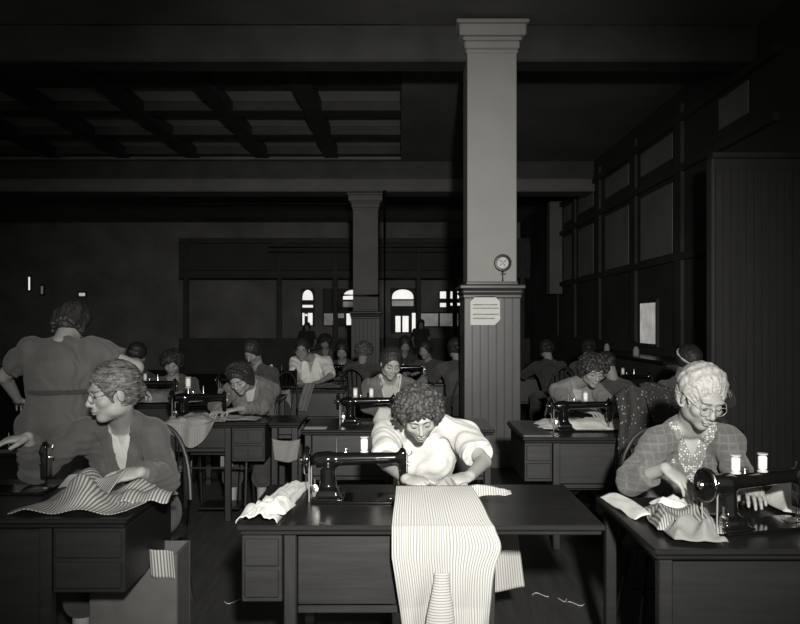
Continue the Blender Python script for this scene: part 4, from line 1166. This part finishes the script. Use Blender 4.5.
# curled-up flap with cross stripes at its lower middle
def f1b(u, v):
    a = lerp(-1.25, 1.25, u); zt = lerp(.60, .30, v); r = lerp(.028, .056, sm(0, .7, v))
    return (.155+r*math.sin(a)*1.05-.01*v, 2.90-r*math.cos(a)*.7-.012*v, zt)
cloth('folded_flap', 'turned-up striped flap on the lower middle of the hanging white cloth', 'cloth', f1b, 24, 30, M['strW'], .003, (.14, .30), rot_uv=True)
def f1c(u, v):
    return (lerp(.25, .44, u), 3.12+.02*math.sin(u*5)-.03*v, .868+.008*math.sin(u*4)-v*lerp(.06, .008, u)+.004*math.sin(u*17)*nz(u*4, v, 3)*2)
cloth('cloth_edge', 'narrow striped tail of cloth lying right of the sewing hands', 'cloth', f1c, 30, 8, M['strW'], .003, (.2, .06))
def f1d(u, v):
    return (lerp(.12, .28, u)+.02*nz(u, v, 2, 4), lerp(3.30, 3.13, v), .825+.035*math.sin(PI*u)*math.sin(PI*v)+.02*math.sin(u*12+v*5)+.03*v)
cloth('gathered_cloth', 'small gathered piece of striped cloth under the sewing hands', 'cloth', f1d, 24, 20, M['strW'], .003, (.22, .2), rot_uv=True)
def f2(u, v):
    # hanging striped length behind the front table
    z = .70-v*.40; x = lerp(.32, .53, u)+.05*v*u+.0*v
    return (x, 3.62+.015*math.sin(u*6+v*2)-.01*v, z-.02*u*v*0+.03*(1-u)*-v)
cloth('striped_cloth', 'striped cloth end hanging low behind the table, right of the white cloth', 'cloth', f2, 30, 40, M['strW'], .003, (.22, .42))
def f3(u, v):
    e = math.sin(PI*min(1, max(0, u)))**.5
    x = lerp(-.625, -.47, u)+v*lerp(.09, .05, u); y = lerp(2.97, 3.66, v)
    lump = .028*math.exp(-((v-.12)/.10)**2)*(1+nz(u, v, 1, 9))+.012*abs(nz(u*2, v*3, 4, 3))
    return (x+.008*nz(u, v, 7, 6), y+.01*nz(u, v, 8, 8), .763+e*(.016+lump*1.3)+.012*e*math.sin(u*14+v*2)*.6)
cloth('folded_cloth', 'long folded white cloth strip on the left end of the front table', 'cloth', f3, 34, 60, M['wcloth'], .003, (.2, .7))
heap('crumpled_cloth', 'small crumpled white cloth on the front left corner of the front table', [(-.58, 3.0), (-.44, 3.0), (-.42, 3.16), (-.56, 3.16)], .055, M['wcloth'], .785, 5, 24, 24, fr=14)
# left foreground striped cloth
def f4(u, v):
    x = lerp(lerp(-1.52, -1.08, u), lerp(-1.50, -1.02, u), v); y = lerp(3.10, 3.46, v)
    x += -.04*(1-v)*(1-u)+.03*nz(u, v, 2, 2.4)
    r = math.exp(-((u-.40+.35*(v-.5))/.16)**2)*.115+math.exp(-((u-.72)/.16)**2)*.075*v
    r *= sm(0, .45, v)*.75+.25*sm(0, .2, v)
    y += .03*nz(u, v, 5, 3)
    return (x, y, .766+r*(.9+.2*nz(u, v, 1, 4))+.014*(1+math.sin(u*13+v*4))*.6*sm(0, .15, u))
cloth('striped_cloth', 'crumpled grey cloth with light stripes on the left foreground table', 'cloth', f4, 60, 50, M['strG'], .003, (.42, .46), rot_uv=False)
def f4b(u, v):
    x = lerp(-1.47, -1.20, u)+.02*v-.03*(1-v); y = lerp(3.42, 3.36, u)-.10*(1-v)*u
    return (x, y-.03*v*0, .80+lerp(.045, .085, u)*v+.015*math.sin(u*6+v))
cloth('striped_cloth', 'standing fold of striped cloth in front of the dark jacket', 'cloth', f4b, 40, 16, M['strG'], .003, (.3, .09))
def f4c(u, v):
    return (lerp(-1.16, -.96, u), lerp(3.20, 3.36, v)+.03*u, .785+.03*math.sin(PI*v)+.008*math.sin(u*12))
cloth('striped_cloth', 'flat end of striped cloth under the jacketed hand at the table end', 'cloth', f4c, 24, 18, M['strG'], .003, (.2, .18))
# cloth on the left treadle table
def f5(u, v):
    x = lerp(-1.80, -1.33, u)+.04*v*(.5-u); d = lerp(0, .42, v)
    if d < .20: return (x, 6.14-d, .765+.045*abs(nz(u*3, d*6, 3, 2))+.05*math.exp(-((u-.45)/.3)**2)*(1-v))
    h = d-.20
    prof = (.18*math.sin(PI*min(1, u*1.15))**.8+.01)
    hh = min(h/.22, 1)*prof
    return (x, 5.94-.03*sm(0, .05, h)-.02*math.sin(u*16+h*3), .775-hh+.01*math.sin(u*9))
cloth('draped_cloth', 'pale striped cloth draped over the front of the left treadle table', 'cloth', f5, 56, 44, M['strL'], .004, (.5, .5))
# white and pale cloths hanging further back
def hang(x0, x1, y, z1, z0, amp=.015, skew=0.0, fl=0):
    return lambda u, v: (lerp(x0, x1, u)+skew*v+fl*(u-.5)*v, y-amp*math.sin(u*9+v*2)-.01*v, lerp(z1, z0, v)-.02*math.sin(u*3))
cloth('hanging_cloth', 'square white cloth hanging from the table behind the striped cardigan', 'cloth', hang(-1.46, -1.24, 8.80, .775, .56, fl=.03), 20, 14, M['greycloth'], .004, (.2, .2))
cloth('hanging_cloth', 'pale sleeve of cloth hanging below the white blouse woman', 'cloth', lambda u, v: (lerp(-1.08, -.96, u)-.10*v+.08*v*v*0, 8.82-.02*math.sin(u*8), .84-.32*v), 12, 24, M['knit2'], .004, (.1, .3))
heap('cloth_pile', 'pale flat cloth lying on the distant table of the white blouse woman', [(-1.25, 9.0), (-.7, 9.0), (-.7, 9.3), (-1.25, 9.3)], .05, M['dim'], .765, 3, 24, 16)
cloth('hanging_cloth', 'pale cloth hanging low between the two left tables', 'cloth', hang(-.98, -.76, 5.96, .64, .48, .01, fl=-.05), 16, 12, M['greycloth'], .004, (.2, .2))
cloth('hanging_cloth', 'white cloth strip hanging under the left treadle table', 'cloth', hang(-1.42, -1.33, 6.2, .70, .38), 10, 16, M['greycloth'], .004, (.1, .3))
heap('cloth_pile', 'pale work on the table under the treadle machine of striped cardigan woman', [(-1.42, 6.02), (-1.1, 6.05), (-1.1, 6.22), (-1.42, 6.22)], .03, M['strL'], .765, 8, 20, 16)
heap('cloth_pile', 'white work cloth under the machine behind the white dress', [(-.20, 5.92), (.05, 5.92), (.05, 6.16), (-.2, 6.16)], .11, M['wcloth'], .765, 2, 30, 24, fr=6)
tag(MB().box(-.69, -.53, 5.60, 5.70, .7605, .766, .001).build('paper_slip', M['greycloth']), 'pale paper slip on the left corner of the table behind the white dress', 'paper')
heap('cloth_pile', 'white work cloth before the plain grey top woman', [(.98, 5.55), (1.85, 5.50), (1.8, 5.9), (1.0, 5.95)], .06, M['wcloth'], .765, 6, 40, 24, fr=5)
heap('cloth_pile', 'pale work on the table just left of the front pillar', [(.2, 9.8), (.58, 9.8), (.58, 10.0), (.2, 10.0)], .09, M['greycloth'], .765, 4, 24, 16)
heap('cloth_pile', 'pale work under the leftmost dim woman', [(-2.5, 7.35), (-1.9, 7.35), (-1.9, 7.7), (-2.5, 7.7)], .10, M['knit2'], .765, 5, 24, 16)
heap('cloth_pile', 'dim work on the far table between the pillars', [(-.9, 10.15), (-.45, 10.15), (-.45, 10.3), (-.9, 10.3)], .07, M['dim'], .765, 6, 20, 12)
heap('cloth_pile', 'white peaked cloth on the dim table right of the pillar', [(1.65, 8.2), (2.1, 8.2), (2.1, 8.45), (1.65, 8.45)], .12, M['greycloth'], .765, 7, 20, 14)
# work on the right foreground table
def f6(u, v):
    x = lerp(.91, .99, u)-.04*v+.03*u; y = lerp(3.02, 3.40, v)
    return (x, y, .764+.02*math.sin(PI*u)+.01*nz(u, v, 2, 4))
cloth('white_strip', 'white cloth strip on the left corner of the right foreground table', 'cloth', f6, 12, 24, M['wcloth'], .003, (.1, .4))
heap('folded_cloth', 'folded grey striped cloth on the right foreground table', [(.93, 2.83), (1.16, 2.78), (1.22, 3.12), (.98, 3.16)], .075, M['strG'], .768, 3, 40, 40, (.3, .4), fr=5, rag=.015)
heap('crumpled_cloth', 'crumpled pale cloth before the right machine, nearest the table edge', [(.95, 2.70), (1.13, 2.68), (1.13, 2.86), (.97, 2.86)], .07, M['greycloth'], .768, 9, 36, 30, fr=9, rag=.02)
heap('crumpled_cloth', 'white cloth fold beside the hand of the grey-haired woman', [(1.04, 3.12), (1.2, 3.10), (1.2, 3.24), (1.04, 3.24)], .05, M['wcloth'], .768, 2, 24, 20, fr=8)
heap('cloth_pile', 'bright white cloth at the right end of the right foreground table', [(1.50, 3.08), (1.95, 3.08), (1.95, 3.36), (1.52, 3.36)], .09, M['wcloth'], .768, 4, 30, 20, fr=4, ridge=1.4)
# dotted dress over a chair
chair_at('wooden chair carrying the dotted dress', 1.62, 4.95, 0)
def f7(u, v):
    L = v*.95; x = 1.62+(u-.5)*lerp(.36, .30, v)*1.15
    top = 1.10-.05*abs(u-.5)*2+.03*math.sin(u*7)
    if L < .12: a = L/.12; return (x, 5.26-.10*a, top-.06*(1-a)**2)
    h = L-.12
    x += -.03*sm(.1, .5, h)+.02*math.sin(h*7)
    return (x+.05*(u-.5)*math.sin(h*3), 5.16-.02-.05*sm(0, .2, h)-.03*math.sin(u*17+h*2)-.14*sm(.25, .5, h), top-h*(.86+.14*(1-u)))
cloth('dotted_dress', 'dark dress with small pale dots draped over a chair beside the plaid cardigan', 'dress', f7, 50, 60, M['dots'], .008, (.42, .95))
def f7b(u, v):
    return (lerp(1.60, 2.12, u), 5.22-.30*v+.02*math.sin(u*8), 1.12-.06*u-.22*v+.02*math.sin(u*9+v*3))
cloth('dotted_cloth', 'dark dotted cloth stretched right towards the headband figure', 'cloth', f7b, 40, 20, M['dots'], .008, (.55, .35))
# bin beside the left foreground table
t = thing('bin', 'grey fibre bin standing on the floor beside the left foreground table', 'bin', (-1.16, 3.50, 0))
bx = MB(); bx.box(-.19, .19, -.11, -.098, .004, .52, .002); bx.box(-.19, .19, .098, .11, .004, .52, .002); bx.box(-.19, -.178, -.097, .097, .004, .52, .002); bx.box(.178, .19, -.097, .097, .004, .52, .002); bx.box(-.177, .177, -.097, .097, .004, .015)
bx.build('shell', M['bin'], t)
cloth('striped_cloth', 'short striped cloth end hanging over the rim of the grey bin', 'cloth', lambda u, v: (lerp(-1.09, -.985, u)+.01*v, 3.383-.006*math.sin(u*7), .545-.12*v-.01*u), 14, 12, M['strG'], .004, (.11, .13))
# floor scraps
for i, (px, py, lb) in enumerate(((540, 596, 'thread scrap on the floor nearest the hanging striped cloth'), (576, 605, 'curled thread scrap on the floor between the front tables'), (563, 601, 'faint short scrap between the two floor threads'), (232, 603, 'pale thread scrap on the floor at the front table left end'))):
    d = EYE/((py-322)/FPX); x = (px-400)/FPX*d; r = .035 if i != 2 else .02
    pts = [(x+r*1.2*(k/10-.5)*2, d+.03*math.sin(k*.5+i), .006+.002*(k % 2)) for k in range(11)]
    tag(MB().tube(pts, .0025, 6).build('thread_scrap', M['spool']), lb, 'thread')
# counter with jars along the right wall
t = thing('counter', 'dark counter along the right wall below the pale window', 'counter', (3.55, 11.9, 0))
MB().box(-.28, .28, -2.2, 2.2, 1.0, 1.04, .005).build('counter_top', M['top'], t); MB().box(-.22, .28, -2.15, 2.15, 0, .999).build('cabinet_body', M['dark'], t)
for i, (y, l) in enumerate(((11.3, 'small pale jar on the counter right of the pale window'), (12.9, 'small pale jar on the counter left of the pale window'))):
    tag(MB().lathe([(0, 0), (.04, 0), (.045, .02), (.045, .09), (.03, .11), (.03, .13), (0, .13)], (3.42, y, 1.041), n=14).build('jar', M['plaster']), l, 'jar')

# ------------------------------------------------------------------ light and camera
W = bpy.data.worlds.new('world'); SC.world = W; W.use_nodes = True
W.node_tree.nodes['Background'].inputs[0].default_value = (1, .99, .90, 1); W.node_tree.nodes['Background'].inputs[1].default_value = WORLD
def spot(name, loc, aim, power, ang, blend, rad_):
    l = bpy.data.lights.new(name, 'SPOT'); l.energy = power; l.spot_size = rad(ang); l.spot_blend = blend; l.shadow_soft_size = rad_; l.color = (1, .985, .95)
    o = bpy.data.objects.new(name, l); COL.objects.link(o); o.location = loc
    o.rotation_euler = (Vector(aim)-Vector(loc)).to_track_quat('-Z', 'Y').to_euler(); return o
spot('flash_pan', (.30, -.7, 2.2), (.20, 4.0, 1.5), POWER, 63, 1.0, .09)
cam = bpy.data.cameras.new('camera'); co = bpy.data.objects.new('camera', cam); COL.objects.link(co)
cam.sensor_width = 36; cam.lens = 36*FPX/800; co.location = (0, 0, EYE); co.rotation_euler = (PI/2, 0, 0); cam.shift_y = 10/800
cam.clip_start = .05; cam.clip_end = 100
SC.camera = co
vs = SC.view_settings; vs.view_transform = 'Standard'; vs.look = 'None'; vs.gamma = 1; vs.use_curve_mapping = False; vs.exposure = 0
SC.display_settings.display_device = 'sRGB'
